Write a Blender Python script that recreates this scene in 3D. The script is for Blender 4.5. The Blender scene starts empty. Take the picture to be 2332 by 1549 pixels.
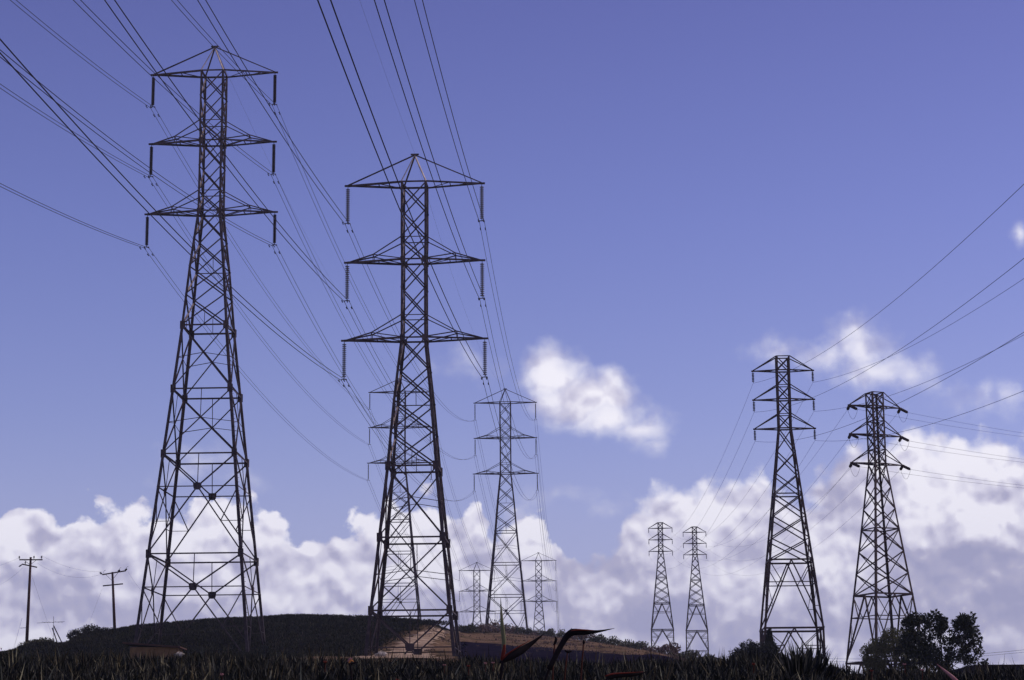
import bpy, math, random
import numpy as np
from mathutils import Vector, Matrix
random.seed(7); RNG = np.random.default_rng(7)
S = bpy.context.scene; COL = S.collection
R = math.radians

# ---------------------------------------------------------------- camera
F, PITCH, ROLL = 4770.6, 0.2038, 0.0076          # focal length in photo pixels, pitch, roll
cam = bpy.data.objects.new('camera', bpy.data.cameras.new('camera')); COL.objects.link(cam)
cam.data.sensor_width = 36; cam.data.lens = F / 2332 * 36
cam.data.clip_start = 0.1; cam.data.clip_end = 20000
_r = Vector((1, 0, 0)); _u = Vector((0, -math.sin(PITCH), math.cos(PITCH))); _f = Vector((0, math.cos(PITCH), math.sin(PITCH)))
RX = math.cos(ROLL) * _r - math.sin(ROLL) * _u; RY = math.sin(ROLL) * _r + math.cos(ROLL) * _u
cam.matrix_world = Matrix((RX, RY, -_f)).transposed().to_4x4()
S.camera = cam
def ray(px, py):                                  # direction (with y = 1) seen at a pixel of the photograph
    d = _f + RX * ((px - 1166) / F) - RY * ((py - 774.5) / F)
    return d / d.y
def at(px, py, Y):
    return ray(px, py) * Y

# ---------------------------------------------------------------- sun, exposure
SUN_AZ, SUN_EL = R(78), R(42)
sun = bpy.data.objects.new('sun', bpy.data.lights.new('sun', 'SUN')); COL.objects.link(sun)
sun.data.energy = 3.0; sun.data.angle = R(0.5); sun.data.color = (1, .87, .72)
_s = Vector((math.sin(SUN_AZ) * math.cos(SUN_EL), math.cos(SUN_AZ) * math.cos(SUN_EL), math.sin(SUN_EL)))
sun.rotation_euler = _s.to_track_quat('Z', 'Y').to_euler()
S.view_settings.view_transform = 'Standard'; S.view_settings.look = 'None'
S.view_settings.gamma = 1; S.view_settings.exposure = -.8; S.view_settings.use_curve_mapping = False

# ---------------------------------------------------------------- sky with clouds (world, by direction)
W = bpy.data.worlds.new('World'); S.world = W; W.use_nodes = True
W.cycles.sampling_method = 'MANUAL'; W.cycles.sample_map_resolution = 256
NT = W.node_tree; NT.nodes.clear()
class G:                                           # tiny node helper
    def __init__(s, nt): s.nt = nt
    def n(s, t, **k):
        o = s.nt.nodes.new(t)
        for a, b in k.items(): setattr(o, a, b)
        return o
    def put(s, sock, v):
        if isinstance(v, (int, float)): sock.default_value = v
        elif isinstance(v, (tuple, list)): sock.default_value = v
        else: s.nt.links.new(v, sock)
    def m(s, op, a, b=None, c=None, clamp=False):
        o = s.n('ShaderNodeMath', operation=op, use_clamp=clamp); s.put(o.inputs[0], a)
        if b is not None: s.put(o.inputs[1], b)
        if c is not None: s.put(o.inputs[2], c)
        return o.outputs[0]
    def v(s, op, a, b=None, out=0):
        o = s.n('ShaderNodeVectorMath', operation=op); s.put(o.inputs[0], a)
        if b is not None: s.put(o.inputs[1], b)
        return o.outputs[out]
    def comb(s, x, y, z=0.):
        o = s.n('ShaderNodeCombineXYZ'); s.put(o.inputs[0], x); s.put(o.inputs[1], y); s.put(o.inputs[2], z); return o.outputs[0]
    def noise(s, vec, scale, detail=6, rough=.55, dist=0., dim='3D'):
        o = s.n('ShaderNodeTexNoise', noise_dimensions=dim); s.put(o.inputs['Vector'], vec)
        o.inputs['Scale'].default_value = scale; o.inputs['Detail'].default_value = detail
        o.inputs['Roughness'].default_value = rough; o.inputs['Distortion'].default_value = dist
        return o
    def smooth(s, x, lo, hi):
        o = s.n('ShaderNodeMapRange', interpolation_type='SMOOTHSTEP'); s.put(o.inputs[0], x)
        s.put(o.inputs[1], lo); s.put(o.inputs[2], hi); return o.outputs[0]
    def mix(s, f, a, b):
        o = s.n('ShaderNodeMix', data_type='RGBA'); s.put(o.inputs[0], f); s.put(o.inputs[6], a); s.put(o.inputs[7], b); return o.outputs[2]
w = G(NT)
def sky_uv(px, py):                                # azimuth and slope of a pixel, in thousands of pixels
    d = ray(px, py); return math.atan2(d.x, d.y) * F / 1000, d.z / math.hypot(d.x, d.y) * F / 1000
geo = w.n('ShaderNodeTexCoord'); sep = w.n('ShaderNodeSeparateXYZ'); NT.links.new(geo.outputs['Generated'], sep.inputs[0])
X, Y, Z = sep.outputs
hyp = w.m('SQRT', w.m('ADD', w.m('MULTIPLY', X, X), w.m('MULTIPLY', Y, Y)))
U = w.m('MULTIPLY', w.m('ARCTAN2', X, Y), F / 1000)
V = w.m('MULTIPLY', w.m('DIVIDE', Z, w.m('MAXIMUM', hyp, .001)), F / 1000)
P = w.comb(U, V)
warpn = w.noise(P, 8.0, 4, .50, dim='2D')
wc = w.v('SUBTRACT', warpn.outputs['Color'], (.5, .5, .5))
wc = w.v('MULTIPLY', wc, (.075, .065, 0))
Pw = w.v('ADD', P, wc)
def blob_field(lst, src):
    out = None
    for (px, py, rx, ry, wt) in lst:
        cu, cv = sky_uv(px, py)
        d = w.v('SUBTRACT', src, (cu, cv, 0)); d = w.v('MULTIPLY', d, (1000 / rx, 1000 / ry, 0))
        e = w.v('LENGTH', d, out=1)
        f = w.m('MULTIPLY_ADD', e, -wt, wt)         # wt at the centre, 0 at the rim
        out = f if out is None else w.m('MAXIMUM', out, f)
    return out
# cumulus bank along the horizon: its upper edge as a curve of azimuth
TOP = [(-2600, 1150), (-900, 1130), (-300, 1170), (0, 1158), (45, 1150), (95, 1143), (140, 1160), (185, 1142), (235, 1140), (262, 1165), (300, 1160), (340, 1150), (375, 1182), (430, 1160),
       (480, 1132), (545, 1130), (585, 1148), (625, 1180), (665, 1200), (695, 1222), (735, 1215), (775, 1198), (812, 1190), (845, 1168), (890, 1150), (950, 1138),
       (1000, 1140), (1035, 1165), (1070, 1152), (1105, 1160), (1135, 1190), (1180, 1176), (1225, 1186), (1262, 1222), (1300, 1262), (1335, 1275), (1375, 1240), (1415, 1180),
       (1455, 1135), (1492, 1092), (1545, 1078), (1610, 1088), (1665, 1068), (1715, 1055), (1755, 1070), (1800, 1120), (1850, 1080), (1900, 1035), (1945, 1005), (2000, 985),
       (2050, 962), (2095, 950), (2140, 968), (2200, 985), (2260, 975), (2332, 1000), (2600, 960), (3200, 1080), (4800, 1100)]
fc = w.n('ShaderNodeFloatCurve'); cv = fc.mapping.curves[0]
pts = sorted((sky_uv(x, y)) for x, y in TOP)
u0, u1 = pts[0][0] - .01, pts[-1][0] + .01
while len(cv.points) < len(pts): cv.points.new(.5, .5)
for q, (a, b) in zip(cv.points, pts): q.location = ((a - u0) / (u1 - u0), b)
fc.mapping.update()
spw = w.n('ShaderNodeSeparateXYZ'); NT.links.new(Pw, spw.inputs[0])
NT.links.new(w.m('MULTIPLY_ADD', spw.outputs[0], 1 / (u1 - u0), -u0 / (u1 - u0), clamp=True), fc.inputs['Value'])
bank = w.m('MULTIPLY', w.m('SUBTRACT', fc.outputs[0], spw.outputs[1]), 12)
iso = blob_field([(1262, 855, 100, 95, 1.2), (1310, 905, 130, 95, 1.3), (1385, 900, 85, 85, 1.1), (1370, 950, 160, 65, 1.0), (1460, 975, 100, 62, .8), (1490, 1005, 60, 42, .55),
                  (1955, 790, 105, 100, .75), (1880, 805, 110, 65, .62), (1995, 840, 135, 75, .68), (2080, 850, 100, 60, .55), (1790, 800, 120, 55, .45), (2230, 900, 130, 70, .38),
                  (2322, 530, 40, 42, .7), (2300, 890, 70, 60, .42), (1060, 830, 120, 60, .30), (450, 1065, 110, 75, .40), (560, 1090, 60, 40, .3),
                  (1180, 1180, 40, 40, .5), (1390, 1165, 90, 30, .3), (1250, 1130, 200, 40, .22)], Pw)
edge = w.noise(P, 12, 8, .58, dim='2D'); eN = w.m('SUBTRACT', edge.outputs[0], .5)
vor = w.n('ShaderNodeTexVoronoi', feature='SMOOTH_F1', voronoi_dimensions='2D'); NT.links.new(Pw, vor.inputs['Vector']); vor.inputs['Scale'].default_value = 17; vor.inputs['Smoothness'].default_value = .55
puff = w.m('SUBTRACT', .38, vor.outputs['Distance'])
wsoft = w.v('ADD', P, w.v('MULTIPLY', wc, (.45, .45, 0)))
def lump(vec):                                     # rounded cauliflower heads, soft, at two sizes, over broad masses
    t = None
    for sc_, am, sm in ((8.5, .60, .9), (19., .30, .75), (43., .10, .5)):
        vv = w.n('ShaderNodeTexVoronoi', feature='SMOOTH_F1', voronoi_dimensions='2D'); NT.links.new(vec, vv.inputs['Vector']); vv.inputs['Scale'].default_value = sc_; vv.inputs['Smoothness'].default_value = sm
        q_ = w.m('MULTIPLY', vv.outputs['Distance'], -am); t = q_ if t is None else w.m('ADD', t, q_)
    return w.m('ADD', t, w.m('MULTIPLY', w.noise(vec, 4.2, 5, .48, dim='2D').outputs[0], 1.1))
bankf = w.m('ADD', w.m('ADD', bank, w.m('MULTIPLY', eN, 1.3)), w.m('MULTIPLY', puff, .9))
m_bank = w.smooth(bankf, -.05, w.m('MULTIPLY_ADD', w.smooth(U, .05, .35), .50, .24))
isof = w.m('ADD', w.m('ADD', iso, w.m('MULTIPLY', eN, .55)), w.m('MULTIPLY', puff, .18))
m_iso = w.smooth(isof, .0, .95)
cover = w.m('MAXIMUM', m_bank, m_iso)
# brightness inside the clouds: relief of a noise lit from above, thick shaded areas, bright heads
relief = w.m('MULTIPLY', w.m('SUBTRACT', lump(wsoft), lump(w.v('ADD', wsoft, (.008, .020, 0)))), 1.9)
shade = blob_field([(105, 1200, 42, 32, .55), (215, 1265, 60, 30, .35), (280, 1245, 50, 25, .3), (60, 1330, 130, 40, .3), (200, 1340, 160, 45, .5), (420, 1235, 90, 30, .25),
                    (300, 1390, 330, 70, .42), (640, 1300, 90, 60, .3), (760, 1290, 90, 60, .35), (700, 1360, 240, 60, .35), (560, 1260, 50, 40, .2), (1080, 1280, 60, 45, .8),
                    (1050, 1380, 120, 70, .45), (1340, 1290, 130, 130, .8), (1420, 1230, 90, 60, .7), (1560, 1400, 260, 90, .5), (1500, 1200, 80, 60, .4), (1895, 1110, 95, 100, 1.0), (1870, 1190, 70, 60, .8),
                    (2170, 1290, 190, 90, .85), (2260, 1380, 260, 130, .7), (1650, 1250, 120, 60, .35), (1820, 1400, 120, 70, .5), (2150, 1000, 22, 40, .7), (2060, 1420, 200, 90, .6), (1260, 1400, 150, 80, .5),
                    (1680, 1120, 110, 40, .35)], Pw)
bright = blob_field([(30, 1230, 60, 40, .5), (150, 1175, 80, 40, .4), (215, 1165, 50, 30, .45), (340, 1180, 60, 30, .35), (520, 1165, 90, 45, .6), (505, 1320, 55, 32, .8), (560, 1190, 60, 50, .5),
                     (700, 1240, 45, 25, .4), (940, 1190, 110, 60, .65), (1060, 1200, 60, 50, .4), (900, 1230, 70, 50, .4), (960, 1300, 80, 60, .4), (1260, 860, 70, 60, .65), (1370, 910, 60, 50, .4),
                     (1540, 1110, 70, 30, .5), (1700, 1085, 60, 22, .4), (1600, 1180, 110, 50, .3), (2130, 1130, 110, 90, .75), (2230, 1190, 100, 70, .65), (2060, 990, 70, 40, .5), (2230, 1050, 110, 60, .45), (1860, 1290, 60, 50, .45),
                     (1830, 1390, 60, 30, .4), (1960, 1240, 60, 60, .35), (1200, 1200, 40, 40, .4), (2320, 530, 30, 30, .35), (1950, 800, 70, 50, .1)], Pw)
depth = w.smooth(w.m('SUBTRACT', fc.outputs[0], spw.outputs[1]), .02, .30)     # thin bright heads above, shaded base below
b = w.m('SUBTRACT', .90, w.m('MULTIPLY', depth, .30))
b = w.m('ADD', b, w.m('MULTIPLY', w.m('MAXIMUM', bright, 0.), .85))
b = w.m('SUBTRACT', b, w.m('MULTIPLY', w.m('MAXIMUM', shade, 0.), .62))
mass = w.m('SUBTRACT', w.noise(w.v('MULTIPLY', wsoft, (1., 1.5, 1.)), 5.2, 4, .5, dim='2D').outputs[0], .5)
b = w.m('ADD', w.m('ADD', b, relief), w.m('MULTIPLY', w.m('MULTIPLY', mass, depth), 1.1))
b = w.m('ADD', b, w.m('MULTIPLY', puff, .12))
b = w.m('MULTIPLY', b, 1., clamp=True)
k = 11.6
cramp = w.n('ShaderNodeValToRGB'); NT.links.new(b, cramp.inputs[0])
el = cramp.color_ramp.elements
el[0].position = 0; el[0].color = (.345, .345, .535, 1)
el[1].position = 1; el[1].color = (.930, .910, 1.0, 1)
e2 = el.new(.42); e2.color = (.455, .440, .610, 1)
e3 = el.new(.72); e3.color = (.680, .660, .810, 1)
ccol = w.v('MULTIPLY', w.mix(w.m('MULTIPLY', w.smooth(V, .85, .20), .30), cramp.outputs[0], (.42, .43, .62, 1)), (k, k, k))   # cloud bases sink into haze near the horizon
# real sky
sky = w.n('ShaderNodeTexSky', sky_type='NISHITA'); sky.sun_disc = False
sky.sun_elevation = SUN_EL; sky.sun_rotation = SUN_AZ; sky.air_density = 1.0; sky.dust_density = .6; sky.ozone_density = 1.5
TINT = (.625, .44, .645)
base = w.v('MULTIPLY', sky.outputs[0], TINT)
tr = w.n('ShaderNodeValToRGB'); NT.links.new(w.m('MULTIPLY', V, .5, clamp=True), tr.inputs[0])   # air colour with height: paler and clearer blue low down
te = tr.color_ramp.elements; te[0].position = 0; te[0].color = (1.45, 1.78, 1.84, 1); te[1].position = .90; te[1].color = (1.16, 1.26, 1.52, 1)
t2 = te.new(.3715); t2.color = (1.54, 1.78, 1.78, 1); t3 = te.new(.6325); t3.color = (1.34, 1.53, 1.72, 1)
base = w.v('MULTIPLY', w.v('MULTIPLY', base, tr.outputs[0]), (1.16, 1.16, 1.16))
base = w.mix(w.m('MULTIPLY', w.smooth(V, .80, .30), .75), base, (.39 * k, .415 * k, .655 * k, 1))
col = w.mix(cover, base, ccol)
bg = w.n('ShaderNodeBackground'); bg.inputs[1].default_value = .15
NT.links.new(col, bg.inputs[0]); out = w.n('ShaderNodeOutputWorld'); NT.links.new(bg.outputs[0], out.inputs[0])

# ---------------------------------------------------------------- materials
def mat(name, c1, c2=None, scale=3., rough=.7, metal=0., c3=None, island=False, bump=0., coord='Object', detail=5, spec=.12, trans=0.):
    m = bpy.data.materials.new(name); m.use_nodes = True; nt = m.node_tree; g = G(nt)
    p = nt.nodes['Principled BSDF']; p.inputs['Roughness'].default_value = rough; p.inputs['Metallic'].default_value = metal
    p.inputs['Specular IOR Level'].default_value = spec
    c2 = c2 or c1
    if island:
        geo = g.n('ShaderNodeNewGeometry'); fac = geo.outputs['Random Per Island']
        tc = g.n('ShaderNodeTexCoord'); n = g.noise(tc.outputs[coord], scale, detail)
        fac = g.m('ADD', g.m('MULTIPLY', fac, .9), g.m('MULTIPLY_ADD', n.outputs[0], .5, -.20), clamp=True)
    else:
        tc = g.n('ShaderNodeTexCoord'); n = g.noise(tc.outputs[coord], scale, detail, .6); fac = g.smooth(n.outputs[0], .3, .7)
    r = g.n('ShaderNodeValToRGB'); nt.links.new(fac, r.inputs[0])
    r.color_ramp.elements[0].color = (*c1, 1); r.color_ramp.elements[1].color = (*c2, 1)
    if c3: e = r.color_ramp.elements.new(.84 if island else .8); e.color = (*c2, 1); r.color_ramp.elements[-1].color = (*c3, 1)
    nt.links.new(r.outputs[0], p.inputs['Base Color'])
    if bump:
        bm_ = g.n('ShaderNodeBump'); bm_.inputs['Strength'].default_value = bump; nt.links.new(n.outputs[0], bm_.inputs['Height']); nt.links.new(bm_.outputs[0], p.inputs['Normal'])
    return m
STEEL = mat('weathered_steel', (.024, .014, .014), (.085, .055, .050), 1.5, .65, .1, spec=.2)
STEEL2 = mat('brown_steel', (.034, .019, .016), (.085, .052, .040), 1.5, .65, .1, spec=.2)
PALE = mat('sunlit_tone_steel', (.30, .24, .21), (.50, .42, .38), 2.5, .55, .3)  # same steel in a paler colour: sunlit highlight painted onto some members
BROWNINS = mat('brown_porcelain', (.022, .012, .014), (.035, .02, .02), 6, .35)
GREYINS = mat('grey_glazed_porcelain', (.10, .09, .10), (.17, .155, .165), 6, .25)
WIRE = mat('aluminium_cable', (.018, .014, .02), (.03, .025, .03), 4, .6, .3)
WOOD = mat('creosoted_pole', (.050, .022, .016), (.085, .040, .028), 4, .8)
GUY = mat('thin_guy_wire', (.10, .08, .09), None, 4, .6, .4)
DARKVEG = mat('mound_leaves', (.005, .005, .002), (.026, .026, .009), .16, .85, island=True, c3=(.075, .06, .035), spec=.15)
FOREVEG = mat('foreground_leaves', (.0028, .0030, .0014), (.016, .0155, .007), 1.2, .7, island=True, c3=(.34, .30, .17), spec=.25)
SCRUB = mat('dry_scrub', (.075, .050, .036), (.24, .16, .115), 1.2, .85, island=True, c3=(.20, .13, .10))
GREENSC = mat('green_scrub', (.050, .050, .028), (.14, .13, .075), 1.2, .85, island=True)
TREEA = mat('tree_leaves_dark', (.010, .011, .007), (.034, .036, .019), 1., .7, island=True)
TREEB = mat('tree_leaves_olive', (.055, .056, .022), (.17, .16, .065), 1., .8, island=True)
TREEC = mat('tree_leaves_grey_green', (.014, .016, .009), (.060, .062, .034), 1., .75, island=True)
BARK = mat('bark', (.03, .022, .018), (.06, .045, .035), 6, .9)
SOILD = mat('mound_soil', (.014, .012, .009), (.035, .028, .02), .25, .95, bump=.3)
WALLM = mat('ochre_plywood', (.21, .115, .05), (.27, .155, .07), 3, .85)
ROOFM = mat('rusty_brown_roof', (.07, .035, .022), (.11, .055, .035), 3, .8)
DROOF = mat('dark_brown_roof', (.022, .014, .013), (.045, .028, .024), 2, .85, bump=.4)
STONE = mat('pale_limestone', (.35, .30, .23), (.48, .42, .33), 5, .9, bump=.3)
DARKSTRIP = mat('dark_blue_ground', (.008, .006, .015), (.018, .013, .026), .5, 1., spec=0.)  # very dark blue-violet tone for the strip below the bare slope
RED = mat('red_orange_bract', (.12, .014, .008), (.26, .055, .03), 12, .7, spec=.1)
SPATHE = mat('purple_green_spathe', (.010, .007, .008), (.030, .022, .018), 9, .8, spec=.05)
YGREEN = mat('yellow_green_bract', (.14, .14, .06), (.26, .24, .11), 9, .5)
STALK = mat('dry_red_stalk', (.045, .014, .008), (.10, .032, .016), 12, .8)
PETAL = mat('orange_petal', (.7, .22, .05), (.8, .35, .1), 9, .5)
PINK = mat('pink_flower', (.35, .13, .12), (.50, .26, .24), 9, .6)

# ---------------------------------------------------------------- mesh helpers
class MB:
    def __init__(s): s.v = []; s.f = []
    def add(s, vs, fs):
        o = len(s.v); s.v += [tuple(p) for p in vs]; s.f += [tuple(o + i for i in f) for f in fs]
    def box(s, c, sx, sy, sz):
        c = Vector(c); vs = [c + Vector((x * sx / 2, y * sy / 2, z * sz / 2)) for z in (-1, 1) for y in (-1, 1) for x in (-1, 1)]
        s.add(vs, [(0, 2, 3, 1), (4, 5, 7, 6), (0, 1, 5, 4), (2, 6, 7, 3), (0, 4, 6, 2), (1, 3, 7, 5)])
    def angle(s, p, q, wd, n, t=None):             # rolled steel angle from p to q; n = the way its face looks
        p, q, n = Vector(p), Vector(q), Vector(n); t = t or max(.012, wd * .16)
        d = (q - p); L = d.length
        if L < 1e-5: return
        d /= L; n = (n - d * n.dot(d)); n.normalize(); a = d.cross(n); b = -n
        pr = [(0, 0), (wd, 0), (wd, t), (t, t), (t, wd), (0, wd)]
        vs = [o + a * (x - wd / 2) + b * y for o in (p, q) for x, y in pr]
        s.add(vs, [tuple(reversed(range(6))), tuple(range(6, 12))] + [(i, (i + 1) % 6, 6 + (i + 1) % 6, 6 + i) for i in range(6)])
    def corner(s, p, q, wd, sx, sy):               # leg angle: outer corner on the line, flanges running inward
        p, q = Vector(p), Vector(q); t = wd * .16; a, b = Vector((-sx, 0, 0)), Vector((0, -sy, 0))
        pr = [(0, 0), (wd, 0), (wd, t), (t, t), (t, wd), (0, wd)]
        vs = [o + a * x + b * y for o in (p, q) for x, y in pr]
        f = [tuple(reversed(range(6))), tuple(range(6, 12))] + [(i, (i + 1) % 6, 6 + (i + 1) % 6, 6 + i) for i in range(6)]
        s.add(vs, f)
    def loft(s, path, radii, n=8, flat=None, tip=True):
        path = [Vector(p) for p in path]; o = len(s.v); m = len(path)
        for i, p in enumerate(path):
            d = (path[min(i + 1, m - 1)] - path[max(i - 1, 0)]).normalized()
            a = d.cross(Vector((0, 1, 0)) if abs(d.y) < .9 else Vector((1, 0, 0))).normalized(); b = d.cross(a)
            r = radii[i] if isinstance(radii, (list, tuple)) else radii
            ra, rb = (r, r * flat) if flat else (r, r)
            for k in range(n):
                an = 2 * math.pi * k / n; s.v.append(tuple(p + a * (ra * math.cos(an)) + b * (rb * math.sin(an))))
        for i in range(m - 1):
            for k in range(n):
                s.f.append((o + i * n + k, o + i * n + (k + 1) % n, o + (i + 1) * n + (k + 1) % n, o + (i + 1) * n + k))
        s.f.append(tuple(o + k for k in reversed(range(n)))); s.f.append(tuple(o + (m - 1) * n + k for k in range(n)))
    def lathe(s, prof, c=(0, 0, 0), axis=(0, 0, 1), n=12):   # prof: (r, z) along the axis from c
        c = Vector(c); ax = Vector(axis).normalized(); a = ax.orthogonal().normalized(); b = ax.cross(a); o = len(s.v); m = len(prof)
        for r, z in prof:
            for k in range(n):
                an = 2 * math.pi * k / n; s.v.append(tuple(c + ax * z + a * (r * math.cos(an)) + b * (r * math.sin(an))))
        for i in range(m - 1):
            for k in range(n): s.f.append((o + i * n + k, o + i * n + (k + 1) % n, o + (i + 1) * n + (k + 1) % n, o + (i + 1) * n + k))
    def build(s, name, m, parent=None, smooth=False):
        me = bpy.data.meshes.new(name); me.from_pydata(s.v, [], s.f); me.materials.append(m)
        if smooth: me.polygons.foreach_set('use_smooth', [True] * len(me.polygons))
        me.update(); o = bpy.data.objects.new(name, me); COL.objects.link(o)
        if parent: o.parent = parent
        return o
def empty(name, loc, rz=0):
    o = bpy.data.objects.new(name, None); COL.objects.link(o); o.location = loc; o.rotation_euler = (0, 0, rz); o.empty_display_size = .5; return o
def tag(o, label=None, cat=None, group=None, kind=None):
    if label: o['label'] = label
    if cat: o['category'] = cat
    if group: o['group'] = group
    if kind: o['kind'] = kind
    return o
def dup(root, loc, rz, label, group=None):
    r = root.copy(); COL.objects.link(r); r.location = loc; r.rotation_euler = (0, 0, rz); r['label'] = label
    if group: r['group'] = group
    def kids(a, b):
        for ch in [c for c in ALLKIDS.get(a.name, [])]:
            c = ch.copy(); COL.objects.link(c); c.parent = b; kids(ch, c)
    kids(root, r); return r
ALLKIDS = {}
def register(root):
    for o in list(bpy.data.objects):
        if o.parent: 
            L = ALLKIDS.setdefault(o.parent.name, [])
            if o not in L: L.append(o)

# ---------------------------------------------------------------- terrain
def uv(px, py): d = ray(px, py); return d.x, d.z
RIDGE = [(-300, 1500, 215), (0, 1490, 220), (30, 1482, 222), (65, 1466, 225), (100, 1462, 225), (130, 1468, 225), (150, 1468, 228), (172, 1452, 232), (190, 1446, 236), (215, 1438, 240),
         (262, 1436, 246), (310, 1426, 250), (380, 1418, 252), (470, 1412, 254), (560, 1406, 256), (660, 1402, 258), (780, 1403, 258), (860, 1406, 256), (930, 1412, 252),
         (985, 1420, 250), (1010, 1430, 262), (1040, 1436, 300), (1080, 1441, 340), (1140, 1444, 370), (1200, 1450, 380), (1260, 1454, 370), (1320, 1462, 350), (1400, 1474, 320), (1460, 1485, 290),
         (1520, 1497, 260), (1580, 1512, 230), (1660, 1524, 210), (1760, 1534, 200), (1900, 1545, 190), (2332, 1552, 190), (2800, 1552, 190)]
RU = np.array([uv(x, y)[0] for x, y, r in RIDGE]); RE = np.array([uv(x, y)[1] for x, y, r in RIDGE]); RR = np.array([float(r) for x, y, r in RIDGE])
CREST = [(-400, 1512), (0, 1512), (300, 1516), (600, 1508), (900, 1514), (1100, 1515), (1300, 1518), (1500, 1518), (1650, 1518), (1850, 1520), (1890, 1532), (1940, 1552), (1980, 1550), (2020, 1546), (2300, 1548), (2700, 1548)]
CU = np.array([uv(x, y)[0] for x, y in CREST]); CE = np.array([uv(x, y)[1] for x, y in CREST])
E1500U = np.array([uv(x, 0)[0] for x in (0, 1166, 2332)])
def e_line(u, y):                                  # slope z/Y of photo line y at azimuth u
    px = 1166 + u * F * 1.0
    d0 = np.array([uv(x, y)[0] for x in (0, 1166, 2332)]); d1 = np.array([uv(x, y)[1] for x in (0, 1166, 2332)])
    return np.interp(u, d0, d1)
def ground(x, y):
    """terrain height, camera at z = 0 and 1.6 m above the ground"""
    x = np.asarray(x, float); y = np.maximum(np.asarray(y, float), .5)
    u = np.clip(x / y, -.6, .6)
    rr = np.interp(u, RU, RR); re = np.interp(u, RU, RE); ce = np.interp(u, CU, CE)
    e1500 = np.minimum(e_line(u, 1502.), re - .0012); e1490 = np.minimum(e_line(u, 1494.), re - .0006)
    right = np.clip((u - .075) / .04, 0, 1)
    K = [(.5, 0 * u - 1.6), (3, 0 * u - 1.55), (7, 0 * u - .75), (14, ce * 14 - .28), (18, ce * 18 - .10), (22, ce * 22), (25, ce * 25 - .12), (32, ce * 30 - .9), (60, .9 + 0 * u), (100, 3.6 - right * 1.5), (150, e1500 * 150 - right * .6), (196, e1490 * 196 - right * .6)]
    z = np.full_like(u, -1.6)
    prev = K[0]
    for r, h in K[1:]:
        t = np.clip((y - prev[0]) / (r - prev[0]), 0, 1); z = np.where(y >= prev[0], prev[1] + (h - prev[1]) * t, z); prev = (r, h)
    t = np.clip((y - 196) / np.maximum(rr - 196, 1), 0, 1); ts = t ** 1.0
    zr = re * rr
    z = np.where(y >= 196, prev[1] + (zr - prev[1]) * (ts * .75 + (1 - (1 - ts) ** 2) * .25), z)
    t = np.clip((y - rr) / 60, 0, 1)
    z = np.where(y >= rr, zr - 4.0 * t * t, z)
    t = np.clip((y - rr - 60) / 500, 0, 1)
    zf = zr - 4.0 + (12 - (zr - 4.0)) * t
    z = np.where(y >= rr + 60, zf, z)
    t = np.clip((y - rr - 560) / 3000, 0, 1)
    z = np.where(y >= rr + 560, 12 - 20 * t, z)
    # small unevenness
    z = z + np.where(y > 100, .12, .03) * (np.sin(x * .55 + y * .21) + np.sin(y * .47 - x * .31)) * np.clip((y - 3) / 10, 0, 1) * .5
    return z
def gz(x, y): return float(ground(np.array([x]), np.array([y]))[0])
rs = [-40, -15, -4, .5, 2, 4, 6] + list(np.arange(8, 34, 1.)) + list(np.arange(36, 150, 5.)) + list(np.arange(150, 400, 3.5)) + list(np.geomspace(405, 2400, 30))
us = np.concatenate([np.linspace(-.6, -.29, 10), np.linspace(-.28, .28, 260), np.linspace(.29, .6, 10)])
v = []; 
for r in rs:
    rr_ = max(r, 60) if r < 60 else r
    X_ = us * (max(abs(r), 40) if r < 40 else r) * 1.0
    Z_ = ground(X_, np.full_like(X_, max(r, .5)))
    v += list(zip(X_, np.full_like(X_, r), Z_))
n = len(us); f = [(i * n + j, i * n + j + 1, (i + 1) * n + j + 1, (i + 1) * n + j) for i in range(len(rs) - 1) for j in range(n - 1)]
me = bpy.data.meshes.new('ground'); me.from_pydata([tuple(map(float, p)) for p in v], [], f)
gobj = bpy.data.objects.new('ground', me); COL.objects.link(gobj); tag(gobj, kind='structure')
me.polygons.foreach_set('use_smooth', [True] * len(me.polygons))
# ground material: dark leafy soil on the mound and bank, bare brown slope on the right, chosen by world position
gm = bpy.data.materials.new('earth'); gm.use_nodes = True; g = G(gm.node_tree); nt = gm.node_tree
tc = g.n('ShaderNodeTexCoord'); sp = g.n('ShaderNodeSeparateXYZ'); nt.links.new(tc.outputs['Object'], sp.inputs[0])
na = g.noise(tc.outputs['Object'], .35, 8, .65); nb = g.noise(tc.outputs['Object'], 3.0, 6, .7); nc = g.noise(tc.outputs['Object'], .09, 4, .5)
dirt = g.n('ShaderNodeValToRGB'); nt.links.new(g.smooth(nb.outputs[0], .25, .75), dirt.inputs[0])
dirt.color_ramp.elements[0].color = (.095, .056, .034, 1); dirt.color_ramp.elements[1].color = (.300, .195, .115, 1)
grass = g.n('ShaderNodeValToRGB'); nt.links.new(g.smooth(nb.outputs[0], .3, .7), grass.inputs[0])
grass.color_ramp.elements[0].color = (.040, .030, .016, 1); grass.color_ramp.elements[1].color = (.115, .085, .048, 1)
slope = g.mix(g.smooth(na.outputs[0], .47, .60), dirt.outputs[0], grass.outputs[0])
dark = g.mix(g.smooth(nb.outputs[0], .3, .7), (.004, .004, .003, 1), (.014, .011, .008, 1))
ux = g.m('DIVIDE', sp.outputs[0], g.m('MAXIMUM', sp.outputs[1], 1.))
nw = g.m('MULTIPLY', g.m('SUBTRACT', na.outputs[0], .5), 6.)
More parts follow.
